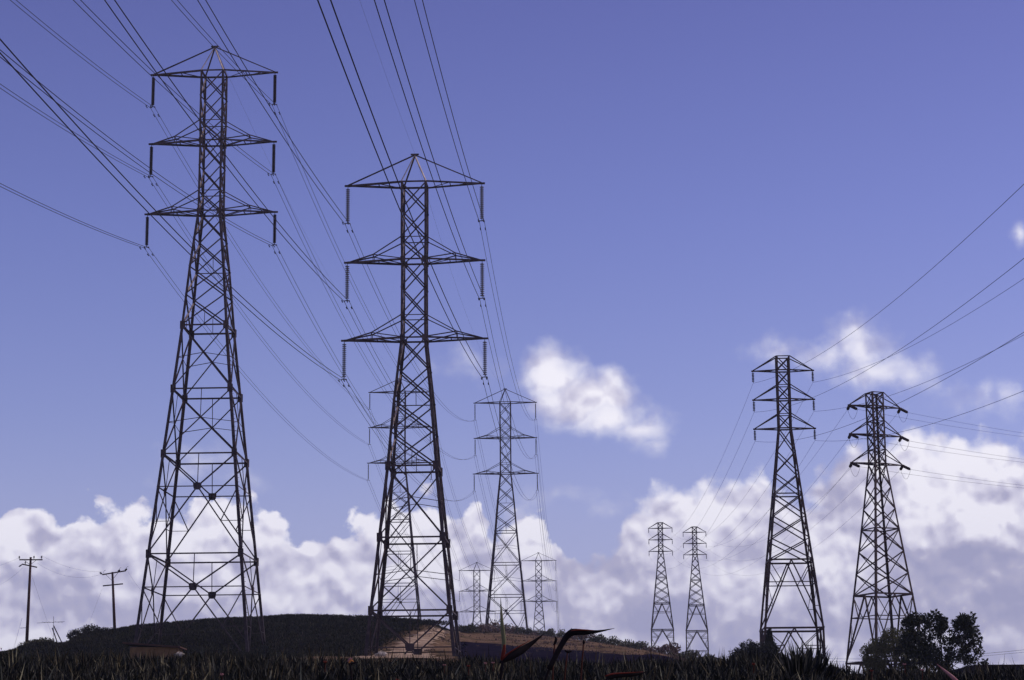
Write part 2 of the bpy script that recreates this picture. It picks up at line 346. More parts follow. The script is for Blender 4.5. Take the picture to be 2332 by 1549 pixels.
# bare ground: east of the mound's foot (x > -17 + .13 (y - 190)), beyond 150 m
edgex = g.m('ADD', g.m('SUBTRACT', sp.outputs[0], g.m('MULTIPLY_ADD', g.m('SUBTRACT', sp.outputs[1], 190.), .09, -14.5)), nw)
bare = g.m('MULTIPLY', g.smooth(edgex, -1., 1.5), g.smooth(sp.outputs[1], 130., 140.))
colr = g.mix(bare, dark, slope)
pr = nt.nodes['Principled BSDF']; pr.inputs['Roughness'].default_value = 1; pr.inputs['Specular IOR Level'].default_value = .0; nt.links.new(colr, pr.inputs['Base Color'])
bp = g.n('ShaderNodeBump'); bp.inputs['Strength'].default_value = .5; bp.inputs['Distance'].default_value = .3; nt.links.new(nb.outputs[0], bp.inputs['Height']); nt.links.new(bp.outputs[0], pr.inputs['Normal'])
me.materials.append(gm)

def hit(px, py, y0=60, y1=900):                    # where the line of sight of a photo pixel meets the ground
    d = ray(px, py); ys = np.arange(y0, y1, .5); zz = ground(d.x * ys, ys); k = np.nonzero(zz >= d.z * ys)[0]
    Yh = ys[k[0]] if len(k) else y1
    return d.x * Yh, Yh
def drape(name, rows, material, lift, nx=10, jag=0.):      # rows: list of (left, right) ground points; a sheet laid on the ground
    vs = []
    for k_, (a, c) in enumerate(rows):
        if jag: ja = jag * (math.sin(k_ * .9) + math.sin(k_ * 2.3 + 1) + RNG.uniform(-.8, .8)); jc = jag * (math.sin(k_ * .7 + 2) + math.sin(k_ * 1.9) + RNG.uniform(-.8, .8)); a = (a[0] + ja, a[1]); c = (c[0] + jc, c[1])
        for i in range(nx + 1):
            t = i / nx; x = a[0] + (c[0] - a[0]) * t; y = a[1] + (c[1] - a[1]) * t; vs.append((x, y, gz(x, y) + lift))
    fs = [(r * (nx + 1) + i, r * (nx + 1) + i + 1, (r + 1) * (nx + 1) + i + 1, (r + 1) * (nx + 1) + i) for r in range(len(rows) - 1) for i in range(nx)]
    m_ = bpy.data.meshes.new(name); m_.from_pydata(vs, [], fs); m_.materials.append(material); m_.polygons.foreach_set('use_smooth', [True] * len(fs))
    o = bpy.data.objects.new(name, m_); COL.objects.link(o); return tag(o, kind='structure')
# dark blue-violet strip running down to the right, and the pale dirt track climbing over the saddle
def resample(rows, k=5):
    o = []
    for (a, b_), (c, d) in zip(rows, rows[1:]):
        for i in range(k):
            t = i / k; o.append(((a[0] + (c[0] - a[0]) * t, a[1] + (c[1] - a[1]) * t), (b_[0] + (d[0] - b_[0]) * t, b_[1] + (d[1] - b_[1]) * t)))
    return o + [rows[-1]]
rr_rows = [(hit(1036, 1468), hit(1037, 1474, 60)), (hit(1042, 1464), hit(1046, 1500, 60)), (hit(1060, 1464), hit(1080, 1510, 60)), (hit(1150, 1470), hit(1150, 1512, 60)), (hit(1250, 1478), hit(1250, 1514, 60)), (hit(1360, 1487), hit(1360, 1516, 60)), (hit(1460, 1495), hit(1450, 1516, 60)), (hit(1560, 1509), hit(1550, 1519, 60))]
drape('dark_strip', resample(rr_rows, 10), DARKSTRIP, .10, 24, .12)
TRACK = mat('pale_dirt_track', (.22, .145, .088), (.60, .44, .29), .9, 1., detail=9, spec=0.)
tr_rows = [(hit(802, 1503), hit(1000, 1503)), (hit(840, 1496), hit(990, 1496)), (hit(885, 1485), hit(972, 1487)), (hit(903, 1472), hit(975, 1476)), (hit(925, 1458), hit(990, 1464)), (hit(945, 1448), hit(1005, 1452)), (hit(975, 1438), hit(1030, 1443)), (hit(1003, 1434), hit(1046, 1440))]
drape('path', resample(tr_rows, 14), TRACK, .09, 16, .32)

# ---------------------------------------------------------------- lattice pylons, tall type with peaked top
HB0 = {'P': 17.66, 'A1': 14.735, 'T2': 9.464, 'A2': 7.37, 'T3': 2.10, 'A3': 0.}
WA = [(-48, 5.90), (-34.73, 4.578), (-24.95, 3.606), (-18.45, 2.951), (-11.96, 2.302), (-5.82, 1.785), (0, 1.175), (7.37, 1.15), (9.46, 1.20), (14.735, 1.188)]
def wA(h): return float(np.interp(h, [a for a, b in WA], [b for a, b in WA]))
FACES = [((0, -1, 0), lambda s, wd: (s * wd, -wd)), ((0, 1, 0), lambda s, wd: (-s * wd, wd)), ((1, 0, 0), lambda s, wd: (wd, s * wd)), ((-1, 0, 0), lambda s, wd: (-wd, -s * wd))]
def insulator(root, x, y, z, length, nd, rad, m, axis=(0, 0, -1), rod=.18, sides=12, part='insulator_string'):
    mb = MB(); pitch = (length - rod * 2) / nd; pr_ = [(0, 0), (.03, 0), (.03, rod)]
    for i in range(nd):
        z0 = rod + i * pitch; pr_ += [(.05, z0), (.06, z0 + pitch * .25), (rad * .8, z0 + pitch * .42), (rad, z0 + pitch * .62), (rad * .96, z0 + pitch * .72), (.05, z0 + pitch * .74)]
    pr_ += [(.035, length - rod), (.035, length), (0, length)]
    mb.lathe(pr_, (x, y, z), axis, sides); return mb.build(part, m, root, True)
def pylon_tall(name, loc, yaw, base_h, label, steel, insm, detail=True, ext=True, low=True, nd=18, irad=.155, ilen=3.5):
    root = empty(name, (loc[0], loc[1], loc[2] + base_h), yaw)
    tag(root, label, 'pylon', 'peaked lattice pylons marching over the hill')
    o = -base_h
    def Pt(face, s, h): x, y = FACES[face][1](s, wA(h)); return Vector((x, y, h + o))
    lv = [base_h] + [h for h in (-34.73, -24.95, -18.45, -11.96, -5.82) if h > base_h + .5] + [0, 7.37, 9.46, 14.735]
    for sx in (-1, 1):
        for sy in (-1, 1):
            mb = MB()
            for a, c in zip(lv, lv[1:]):
                wd = .28 if c <= -11 else (.24 if c <= 0 else .19)
                mb.corner((sx * wA(a), sy * wA(a), a + o), (sx * wA(c), sy * wA(c), c + o + .003), wd, sx, sy)
            if detail and sx == 1 and sy == -1:                    # climbing pegs up one leg
                h = base_h + 2.5
                while h < 14.4: mb.angle((sx * wA(h), sy * wA(h), h + o), (sx * (wA(h) + .17), sy * wA(h), h + o), .03, (0, 0, 1)); h += .42
            if detail:
                for h in lv[1:]:
                    if h < 9.4 and h != -5.82:
                        mb.box((sx * (wA(h) - .16), sy * (wA(h) + .028), h + o), .44 if h > -5 else .52, .03, .52 if h > -5 else .80)
                        mb.box((sx * (wA(h) + .028), sy * (wA(h) - .16), h + o), .03, .44 if h > -5 else .52, .52 if h > -5 else .80)
            mb.build('leg', steel, root)
    # body bracing
    br = MB(); pale = MB()
    def X(face, h0, h1, wd=.11, far=False):
        nrm = FACES[face][0]
        br.angle(Pt(face, -1, h0), Pt(face, 1, h1), wd, nrm); n2 = [-.05 * c for c in nrm]
        q0, q1 = Pt(face, 1, h0) + Vector(n2), Pt(face, -1, h1) + Vector(n2)
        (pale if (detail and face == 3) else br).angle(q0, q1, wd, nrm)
    def Hz(face, h, wd=.12): br.angle(Pt(face, -1, h), Pt(face, 1, h), wd, FACES[face][0])
    up = [14.735, 12.1, 9.464, 7.37, 4.74, 2.10, 0]
    mid = [0, -2.85, -5.82, -8.75, -11.96]
    for fc_ in range(4):
        for a, c in zip(up, up[1:]): X(fc_, c, a, .12)
        for a, c in zip(mid, mid[1:]): X(fc_, c, a, .13)
        for h, wd in ((14.735, .16), (9.464, .08), (7.37, .15), (2.10, .08), (0, .15), (-11.96, .16)): Hz(fc_, h, wd)
    Hz(1, -5.82, .08); br.angle(Pt(1, 0, -5.82), Pt(1, 0, -4.3), .06, (0, 1, 0))
    br.build('body_bracing', steel, root)
    if pale.v: tag(pale.build('side_diagonal', PALE, root), 'pale diagonals of the left side face, sunlit tone painted in')
    lo = MB(); plates = []
    for fc_ in range(4):
        nrm = FACES[fc_][0]; nv = Vector(nrm)
        lo.angle(Pt(fc_, 0, -11.96), Pt(fc_, 0, -10.4), .06, nrm)
        for a, c in ((-11.96, -18.45), (-18.45, -24.95)):
            lo.angle(Pt(fc_, -1, c), Pt(fc_, 1, a), .12, nrm); lo.angle(Pt(fc_, 1, c) - nv * .06, Pt(fc_, -1, a) - nv * .06, .12, nrm)
            lo.angle(Pt(fc_, -1, c), Pt(fc_, 1, c), .15, nrm)
            # crossing point of the X, and the thin ties from it out to the legs
            wt, wb = wA(a), wA(c); t = wb / (wt + wb); hc = c + (a - c) * t
            for s_ in (-1, 1): lo.angle(Pt(fc_, 0, hc), Pt(fc_, s_, hc - .45), .06, nrm)
            if a == -18.45: lo.angle(Pt(fc_, 0, a), Pt(fc_, 0, hc), .06, nrm)
        # K panels: corner, centre plate, corner
        for a, kk, c in ((-24.95, -28.2, -34.73), (-34.73, -37.93, -45.2)):
            if base_h > a - 1: continue
            ctr = Pt(fc_, 0, kk); hb_ = max(c, base_h)
            for s_ in (-1, 1):
                lo.angle(Pt(fc_, s_, a), ctr, .13, nrm)
                full = Pt(fc_, s_, c); tt = (kk - hb_) / (kk - c); end = ctr.lerp(full, tt)
                if kk > base_h: lo.angle(ctr, end, .12, nrm)
                if hb_ - kk < -4:
                    mp = ctr.lerp(full, .52); mh = mp.z - o
                    lo.angle(Pt(fc_, s_, kk), mp, .09, nrm); lo.angle(Pt(fc_, s_, mh), mp, .06, nrm)
            lo.angle(Pt(fc_, 0, a), ctr, .07, nrm)
            lo.angle(Pt(fc_, -1, kk), Pt(fc_, 1, kk), .10, nrm)
            if c >= base_h: lo.angle(Pt(fc_, -1, c), Pt(fc_, 1, c), .14, nrm)
            if detail: plates.append((ctr, nrm))
            else: lo.box(ctr + nv * .03, .55 if nrm[1] else .03, .55 if nrm[0] else .03, .5)
    lo.build('base_bracing', steel, root)
    for ctr, nrm in plates:
        p_ = MB(); c_ = ctr + Vector(nrm) * .06; a_ = Vector((1, 0, 0)) if nrm[1] else Vector((0, 1, 0)); zz = Vector((0, 0, 1)); nn = Vector(nrm) * .015
        oc = [(-.42, .24), (-.26, .34), (.26, .34), (.42, .24), (.35, -.24), (.17, -.36), (-.17, -.36), (-.35, -.24)]
        vs = [c_ + a_ * x + zz * y - nn for x, y in oc] + [c_ + a_ * x + zz * y + nn for x, y in oc]
        p_.add(vs, [tuple(reversed(range(8))), tuple(range(8, 16))] + [(i, (i + 1) % 8, 8 + (i + 1) % 8, 8 + i) for i in range(8)])
        p_.build('gusset_plate', steel, root)
    pk = MB(); pp = MB(); w1 = wA(14.735)
    for sx in (-1, 1):
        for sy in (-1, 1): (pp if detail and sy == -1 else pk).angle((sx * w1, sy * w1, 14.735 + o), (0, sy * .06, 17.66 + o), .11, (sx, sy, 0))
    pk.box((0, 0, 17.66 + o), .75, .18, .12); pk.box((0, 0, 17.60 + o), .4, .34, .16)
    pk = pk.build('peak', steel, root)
    if pp.v: tag(pp.build('peak_strut', PALE, pk), 'pale front struts of the peak, sunlit tone painted in')
    for arm, a, hh, th in (('top', 6.25, 14.735, None), ('mid', 6.25, 7.37, 9.464), ('low', 6.463, 0., 2.10)):
        wd_ = wA(hh)
        for sd in (-1, 1):
            mb = MB(); tip = Vector((sd * a, 0, hh + o)); z = Vector((0, 0, 1))
            for sy in (-1, 1):
                c_ = Vector((sd * wd_, sy * wd_, hh + o)); mb.angle(c_, tip, .17, (0, sy, 0))
                if th is None:
                    mb.angle((0, sy * .05, 17.62 + o), tip + z * .06, .10, (0, sy, .3))
                else:
                    tt = Vector((sd * wA(th), sy * wA(th), th + o)); fx = .52; nd_ = c_.lerp(tip, fx) + z * .62
                    mb.angle(tt, nd_, .09, (0, sy, 0)); mb.angle(nd_, tip, .11, (0, sy, 0)); mb.angle(nd_, c_ + z * .08, .09, (0, sy, 0)); mb.angle(nd_, c_.lerp(tip, fx), .06, (0, sy, 0))
            cn, cf = Vector((sd * wd_, -wd_, hh + o)), Vector((sd * wd_, wd_, hh + o))
            mb.angle(cn.lerp(tip, .42), cf.lerp(tip, .42), .07, (0, 0, 1)); mb.angle(cn.lerp(tip, .42), cf, .07, (0, 0, 1)); mb.angle(cn.lerp(tip, .75), cf.lerp(tip, .75), .06, (0, 0, 1)); mb.angle(cf.lerp(tip, .42), cn.lerp(tip, .75), .06, (0, 0, 1))
            if th: mb.angle(cn.lerp(tip, .52) + z * .62, cf.lerp(tip, .52) + z * .62, .07, (0, 0, 1))
            mb.box(tip + Vector((sd * .05, 0, 0)), .5, .16, .16)
            mb.build('crossarm', steel, root)
            ins = insulator(root, sd * a, 0, hh + o - .08, ilen - .08, nd, irad, insm, sides=12 if detail else 6)
            cl = MB(); zb = hh + o - ilen
            cl.box((sd * a, 0, zb), .50, .05, .07); cl.box((sd * a - .23, 0, zb - .08), .06, .26, .09); cl.box((sd * a + .23, 0, zb - .08), .06, .26, .09); cl.build('cable_clamp', steel, ins)
    return root
POS = {'M': (-8.9461, 188.1295, 38.9898, -.0444), 'L': (-30.2178, 204.0885, 55.4651, -.0411), 'C': (-1.4986, 425.5612, 60.021, -.0306), 'B': (-23.2314, 426.3753, 62.5384, -.0113),
       'D': (-13.2373, 751.7108, 56.4086, -.0408), 'E': (9.0048, 760.1427, 60.5815, -.0012),
       '1': (26.3676, 200.6875, 32.4767, -.0346), '2': (35.8341, 204.2902, 29.4833, .3808), '3': (36.4045, 518.1273, 53.408, -.0767), '4': (46.1912, 533.594, 54.0749, -.0873),
       'PL': (-36.979, -24.155, 32.829, .3393), 'PM': (-18.398, -113.921, 36.924, .3482), 'P1': (16.189, -147.796, 21.713, -.6763), 'P2': (88.572, 261.295, 33.286, .352)}
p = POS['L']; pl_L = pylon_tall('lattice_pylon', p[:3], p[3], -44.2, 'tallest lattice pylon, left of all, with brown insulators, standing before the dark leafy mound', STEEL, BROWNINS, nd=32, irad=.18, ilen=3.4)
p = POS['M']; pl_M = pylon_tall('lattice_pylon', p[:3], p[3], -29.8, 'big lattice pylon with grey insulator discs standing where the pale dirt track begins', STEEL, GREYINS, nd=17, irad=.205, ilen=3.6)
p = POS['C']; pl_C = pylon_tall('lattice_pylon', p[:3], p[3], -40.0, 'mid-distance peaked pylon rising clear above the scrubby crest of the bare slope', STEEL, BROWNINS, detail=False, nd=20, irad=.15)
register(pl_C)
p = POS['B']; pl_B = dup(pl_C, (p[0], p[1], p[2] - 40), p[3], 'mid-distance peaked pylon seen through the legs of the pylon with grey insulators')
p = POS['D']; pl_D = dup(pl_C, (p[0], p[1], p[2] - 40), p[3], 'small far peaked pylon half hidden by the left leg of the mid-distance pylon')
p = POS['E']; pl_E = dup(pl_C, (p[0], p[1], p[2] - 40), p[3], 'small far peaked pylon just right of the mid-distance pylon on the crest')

# ---------------------------------------------------------------- flat-topped pylons on the right
WR = [(-33, 2.95), (-24.35, 2.88), (-19.33, 2.809), (-12.84, 2.103), (-6.45, 1.374), (0, .66), (5.72, .665), (7.09, .665)]
def wR(h): return float(np.interp(h, [a for a, b in WR], [b for a, b in WR]))
def pylon_flat(name, loc, yaw, base_h, label, steel, strain=None, sides=10, thick=1.):
    root = empty(name, (loc[0], loc[1], loc[2] + base_h), yaw); tag(root, label, 'pylon', 'flat-topped lattice pylons on the right'); o = -base_h
    def Pt(face, s, h): x, y = FACES[face][1](s, wR(h)); return Vector((x, y, h + o))
    lv = [base_h, -24.35, -19.33, -12.84, -6.45, 0, 7.09]
    for sx in (-1, 1):
        for sy in (-1, 1):
            mb = MB()
            for a, c in zip(lv, lv[1:]): mb.corner((sx * wR(a), sy * wR(a), a + o), (sx * wR(c), sy * wR(c), c + o + .003), .20 * thick if c < -5 else .17 * thick, sx, sy)
            mb.build('leg', steel, root)
    br = MB(); lo = MB()
    up = [7.09, 5.72, 4.25, 2.86, 1.40, 0]; m1 = [0, -2.3, -4.45, -6.45]; m2 = [-6.45, -8.6, -10.75, -12.84]
    for fc_ in range(4):
        nrm = FACES[fc_][0]; nv = Vector(nrm)
        for L_, wd, mb in ((up, .09 * thick, br), (m1, .10 * thick, br), (m2, .11 * thick, lo)):
            for a, c in zip(L_, L_[1:]):
                mb.angle(Pt(fc_, -1, c), Pt(fc_, 1, a), wd, nrm); mb.angle(Pt(fc_, 1, c) - nv * .05, Pt(fc_, -1, a) - nv * .05, wd, nrm)
        for h, wd in ((7.09, .1), (5.72, .13), (4.25, .08), (2.86, .13), (1.40, .08), (0, .13)): br.angle(Pt(fc_, -1, h), Pt(fc_, 1, h), wd * thick, nrm)
        for h, wd in ((-6.45, .12), (-12.84, .16), (-19.33, .18), (-24.35, .12)): lo.angle(Pt(fc_, -1, h), Pt(fc_, 1, h), wd * thick, nrm)
        for a, c in ((-12.84, -19.33), (-19.33, -24.35), (-24.35, -30.5)):
            if c < base_h: c = base_h
            if a - c < 1: continue
            apx = Pt(fc_, 0, a)
            for s_ in (-1, 1):
                cor = Pt(fc_, s_, c); lo.angle(apx, cor, .13 * thick, nrm)
                for t, wd in ((.33, .08), (.68, .06)):
                    q = apx.lerp(cor, t); lo.angle(Pt(fc_, s_, q.z - o), q, wd * thick, nrm)
                q1 = apx.lerp(cor, .33); lo.angle(Pt(fc_, s_, a), q1, .08 * thick, nrm)
                q2 = apx.lerp(cor, .68); lo.angle(Pt(fc_, s_, q1.z - o), q2, .05 * thick, nrm)
            if a == -12.84: q = apx.lerp(Pt(fc_, 1, c), .33); lo.angle(Pt(fc_, -1, q.z - o), Pt(fc_, 1, q.z - o), .09 * thick, nrm)
    br.build('body_bracing', steel, root); lo.build('base_bracing', steel, root)
    for a, hh, th in ((2.9, 5.7227, 7.09), (2.896, 2.8601, 4.25), (2.889, 0., 1.40)):
        for sd in (-1, 1):
            mb = MB(); tip = Vector((sd * a, 0, hh + o)); wd_ = wR(hh)
            for sy in (-1, 1):
                mb.angle((sd * wd_, sy * wd_, hh + o), tip, .11 * thick, (0, sy, 0)); mb.angle((sd * wR(th), sy * wR(th), th + o), tip + Vector((0, 0, .05)), .10 * thick, (0, sy, 0))
            cn, cf = Vector((sd * wd_, -wd_, hh + o)), Vector((sd * wd_, wd_, hh + o))
            mb.angle(cn.lerp(tip, .5), cf.lerp(tip, .5), .06, (0, 0, 1)); mb.angle(cn, cf.lerp(tip, .5), .06, (0, 0, 1))
            mb.box(tip, .3, .14, .14); mb.build('crossarm', steel, root)
            if strain is None: insulator(root, sd * a, 0, hh + o - .07, 1.08, 6, .14, BROWNINS, rod=.10, sides=sides)
            else:
                for az, dz in strain:                               # strings pulled out along both lines
                    ax = Vector((math.cos(az), math.sin(az), dz)); insulator(root, sd * a, 0, hh + o - .04, 1.35, 7, .15, BROWNINS, axis=ax, rod=.08, part='strain_insulator', sides=12)
                # slack jumper loop between the two strings
                A_, B_ = [Vector((sd * a, 0, hh + o - .04)) + Vector((math.cos(z_), math.sin(z_), d_)).normalized() * 1.45 for z_, d_ in strain]
                pts_ = [A_.lerp(B_, i / 12) + Vector((0, 0, -.95 * 4 * (i / 12) * (1 - i / 12))) for i in range(13)]
                jb = MB(); jb.loft(pts_, .014, 5); jb.build('jumper_cable', WIRE, root)
    return root
p = POS['1']; pl_1 = pylon_flat('flat_top_pylon', p[:3], p[3], -27, 'taller flat-topped pylon with hanging insulators, behind the dark round tree', STEEL2)
p = POS['3']; pl_3 = pylon_flat('flat_top_pylon', p[:3], p[3], -33, 'distant small flat-topped pylon, the left one of the far pair', STEEL2, sides=6, thick=1.25)
register(pl_3)
p = POS['4']; pl_4 = dup(pl_3, (p[0], p[1], p[2] - 33), p[3], 'distant small flat-topped pylon, the right one of the far pair')
# world azimuth of the two lines leaving the turning pylon, expressed in its own frame
p = POS['2']; d4 = math.atan2(POS['4'][1] - p[1], POS['4'][0] - p[0]) - p[3]; d2 = math.atan2(POS['P2'][1] - p[1], POS['P2'][0] - p[0]) - p[3]
pl_2 = pylon_flat('flat_top_pylon', p[:3], p[3], -27, 'turned flat-topped pylon with insulators pulled sideways, beside the leafy tree', STEEL2, strain=[(d2, -.16), (d4, -.12)])

# ---------------------------------------------------------------- cables
def armend(key, lev, side, sub=0., ins=None, tall=True):
    x, y, z, a = POS[key]
    if tall: ar = {'A1': (6.25, 14.735), 'A2': (6.25, 7.37), 'A3': (6.463, 0.)}[lev]
    else: ar = {'A1': (2.9, 5.7227), 'A2': (2.896, 2.8601), 'A3': (2.889, 0.)}[lev]
    l = ar[0] * side + sub
    return Vector((x + l * math.cos(a), y + l * math.sin(a), z + ar[1] - ins))
def sagged(p, q, s, n=40): return [p.lerp(q, i / n) + Vector((0, 0, -4 * s * (i / n) * (1 - i / n))) for i in range(n + 1)]
def cable(root, p, q, s, r, name='cable', n=40, sides=6):
    o = root.location; mb = MB(); pts_ = sagged(p, q, s, n); mb.loft([a - o for a in pts_], r, sides); return mb.build(name, WIRE, root)
SIDE = {-1: 'left', 1: 'right'}; LEV = {'A1': 'top', 'A2': 'middle', 'A3': 'bottom'}
def twin_span(ka, kb, sag, rad, lab, insa, insb, dampers=True):
    for lev in ('A1', 'A2', 'A3'):
        for sd in (-1, 1):
            c0 = armend(ka, lev, sd, 0, insa + .1)
            root = empty('twin_cable', c0); tag(root, lab % (LEV[lev], SIDE[sd]), 'power cable', 'twin power cables of the tall pylons')
            for sub in (-.23, .23):
                p_, q_ = armend(ka, lev, sd, sub, insa + .1), armend(kb, lev, sd, sub, insb + .1)
                cable(root, p_, q_, sag, rad, n=60)
                if dampers:
                    d = (q_ - p_); L = d.length; t = 1.9 / L; c = p_ + d * t + Vector((0, 0, -4 * sag * t * (1 - t))) - root.location
                    dn = Vector((d.x, d.y, 0)).normalized(); mb = MB()
                    mb.loft([c + Vector((0, 0, -.16)) - dn * .26, c + Vector((0, 0, -.13)), c + Vector((0, 0, -.16)) + dn * .26], .014, 5)
                    for e_ in (-1, 1): mb.loft([c + Vector((0, 0, -.17)) + dn * (.17 * e_), c + Vector((0, 0, -.17)) + dn * (.31 * e_)], .055, 8)
                    mb.box(c + Vector((0, 0, -.06)), .04, .04, .16); mb.build('vibration_damper', WIRE, root)
twin_span('L', 'PL', 4.742, .026, 'twin cable, %s %s insulator of the tallest pylon, running out past the upper left edge', 3.4, 3.5)
twin_span('M', 'PM', 8.603, .027, 'thick twin cable, %s %s grey insulator, running overhead towards the top edge', 3.6, 3.6)
twin_span('L', 'B', 3.9, .021, 'twin cable, %s %s insulator of the tallest pylon, receding to the pylon behind', 3.4, 3.5)
twin_span('M', 'C', 5.6, .021, 'twin cable, %s %s grey insulator, receding to the mid-distance pylon on the crest', 3.6, 3.5)
twin_span('B', 'D', 7.5, .024, 'thin twin cable, %s %s arm of the pylon framed by legs, to far left pylon', 3.5, 3.5, False)
twin_span('C', 'E', 7.5, .024, 'thin twin cable, %s %s arm of the mid-distance crest pylon, to far right pylon', 3.5, 3.5, False)
POS['F'] = (20.5, 1090, 30, 0); POS['H'] = (-3, 1085, 28, 0)
twin_span('E', 'F', 9, .03, 'faint twin cable dropping behind, %s %s arm of the small far right pylon', 3.5, 3.5, False)
twin_span('D', 'H', 9, .03, 'faint twin cable dropping behind, %s %s arm of the small far left pylon', 3.5, 3.5, False)
def single(name, a, b_, sag, r, label, group=None, cat='power cable', n=40):
    root = None; mb = MB(); mb.loft([q - a for q in sagged(a, b_, sag, n)], r, 6); o = mb.build(name, WIRE); o.location = a; tag(o, label, cat, group); return o
def apex(k): x, y, z, a = POS[k]; return Vector((x, y, z + 17.72))
single('ground_wire', apex('L'), apex('B'), 4, .007, 'hair-thin earth wire from the peak of the tallest pylon down to the pylon behind')
single('ground_wire', apex('M'), apex('C'), 4, .007, 'hair-thin earth wire from the peak above the grey insulators to the crest pylon')
single('ground_wire', apex('M'), apex('PM'), 6, .006, 'hair-thin earth wire from the grey-insulator pylon peak up out of the top edge')
for lev in ('A1', 'A2', 'A3'):
    for sd in (-1, 1):
        gname = 'single power cables of the flat-topped pylons'
        single('power_cable', armend('1', lev, sd, 0, 1.18, False), armend('P1', lev, sd, 0, 1.15, False), 11.85, .0125, 'single cable, %s %s hanging insulator of the taller flat-topped pylon, to right edge' % (LEV[lev], SIDE[sd]), gname, n=80)
        single('power_cable', armend('1', lev, sd, 0, 1.18, False), armend('3', lev, sd, 0, 1.15, False), 7, .0115, 'faint single cable, %s %s hanging insulator of the taller flat-topped pylon, falling left' % (LEV[lev], SIDE[sd]), gname)
        c2 = armend('2', lev, sd, 0, .04, False)
        def end(toward, dz):
            d = Vector((POS[toward][0] - POS['2'][0], POS[toward][1] - POS['2'][1], 0)).normalized(); d.z = dz; return c2 + d.normalized() * 1.38
        single('power_cable', end('P2', -.16), armend('P2', lev, sd, 0, .15, False), .79, .0115, 'single cable, %s %s sideways insulator of the turned pylon, off the right edge' % (LEV[lev], SIDE[sd]), gname)
        single('power_cable', end('4', -.12), armend('4', lev, sd, 0, 1.15, False), 7, .0115, 'faint single cable, %s %s insulator of the turned pylon, falling left to small pylon' % (LEV[lev], SIDE[sd]), gname)

# ---------------------------------------------------------------- wooden utility poles, guys, aerial
def utility_pole(px, ytop, ybase, Yd, lean, label, kind):
    top = at(px, ytop, Yd); bx = at(lean, ybase, Yd); gzz = gz(bx.x, Yd)
    root = empty('utility_pole', (bx.x, Yd, min(gzz, bx.z) - .5)); tag(root, label, 'utility pole', 'wooden utility poles on the left')
    T = top - root.location; mb = MB(); mb.loft([(0, 0, 0), T * .5, T], [.19, .16, .12], 10); mb.build('pole', WOOD, root, True)
    m = .048                                                       # metres per photo pixel here
    if kind == 0:
        mb = MB(); mb.angle(T + Vector((-25 * m, -.14, -.28)), T + Vector((27 * m, -.14, -.30)), .13, (0, -1, 0), .1); mb.build('crossarm', WOOD, root)
        mb = MB()
        for x in (-9, 9): mb.angle(T + Vector((x * m * 1.5, -.16, -.34)), T + Vector((0, -.16, -.85)), .04, (0, -1, 0))
        mb.build('brace', GUY, root)
        for x in (-25, 8, 25): insulator(root, T.x + x * m, -.14, T.z - .20, .34, 2, .11, BROWNINS, axis=(0, 0, 1), rod=.06, part='pin_insulator', sides=8)
        mb = MB(); mb.angle(T + Vector((-16 * m, -.5, -.80)), T + Vector((13 * m, .5, -1.05)), .13, (0, -1, 0), .1); mb.build('crossarm', WOOD, root)
        insulator(root, T.x - 10 * m, -.35, T.z - .78, .3, 2, .10, BROWNINS, axis=(0, 0, 1), rod=.06, part='pin_insulator', sides=8)
        insulator(root, T.x - 16 * m, -.5, T.z - .82, .45, 3, .09, BROWNINS, axis=(-1, -.3, -.8), rod=.06, part='strain_insulator', sides=8)
        mb = MB(); mb.angle(T + Vector((-17 * m, -.05, -7.6)), T + Vector((0, -.05, -7.55)), .05, (0, -1, 0)); mb.build('guy_strut', GUY, root)
    else:
        mb = MB(); mb.angle(T + Vector((-24 * m, -.14, -.30)), T + Vector((33 * m, -.14, .13)), .14, (0, -1, 0), .1); mb.build('crossarm', WOOD, root)
        mb = MB(); mb.angle(T + Vector((-22 * m, -.15, -1.62)), T + Vector((27 * m, -.15, -1.40)), .14, (0, -1, 0), .1); mb.build('crossarm', WOOD, root)
        mb = MB()
        for x, z in ((-16, -.28), (15, -.06)): mb.angle(T + Vector((x * m, -.17, z)), T + Vector((0, -.17, -1.0)), .04, (0, -1, 0))
        mb.build('brace', GUY, root)
        for x, z in ((-24, -.26), (14, .02), (31, .14)): insulator(root, T.x + x * m, -.14, T.z + z, .42, 3, .12, BROWNINS, axis=(.35 if x > 0 else -.35, -.3, .25), rod=.06, part='strain_insulator', sides=8)
        mb = MB()
        for x, z in ((-20, -.26), (18, .02), (35, .14)):
            c = T + Vector((x * m, -.14, z)); mb.loft([c + Vector((-.05, 0, .1)), c + Vector((-.02, 0, .35)), c + Vector((.1, 0, .48)), c + Vector((.2, 0, .44))], .02, 5)
        mb.build('jumper_cable', WIRE, root)
    return root
utility_pole(70, 1269, 1480, 226, 60, 'taller wooden utility pole at far left with small steel guy strut', 0)
utility_pole(256, 1303, 1437, 247, 262, 'shorter wooden utility pole at the edge of the leafy mound with tilted top arm', 1)
def line_px(name, a, b_, Ya, Yb, sag, r, label, cat, m=WIRE, group=None):
    p_, q_ = at(*a, Ya), at(*b_, Yb); o = single(name, p_, q_, sag, r, label, group, cat); o.data.materials[0] = m; return o
gl = 'thin lines strung on the wooden poles'
line_px('pole_line', (96, 1266), (234, 1302), 226, 247, .5, .008, 'thin upper line strung between the two wooden utility poles', 'power line', group=gl)
line_px('pole_line', (85, 1283), (234, 1307), 226, 247, .9, .008, 'thin lower line strung between the two wooden utility poles', 'power line', group=gl)
line_px('pole_line', (44, 1270), (-90, 1300), 226, 215, .4, .008, 'thin line from the taller wooden pole crossarm to the left edge', 'power line', group=gl)
line_px('pole_line', (52, 1293), (-60, 1350), 226, 210, .6, .007, 'thin line from the second arm of the taller wooden pole to the left edge', 'power line', group=gl)
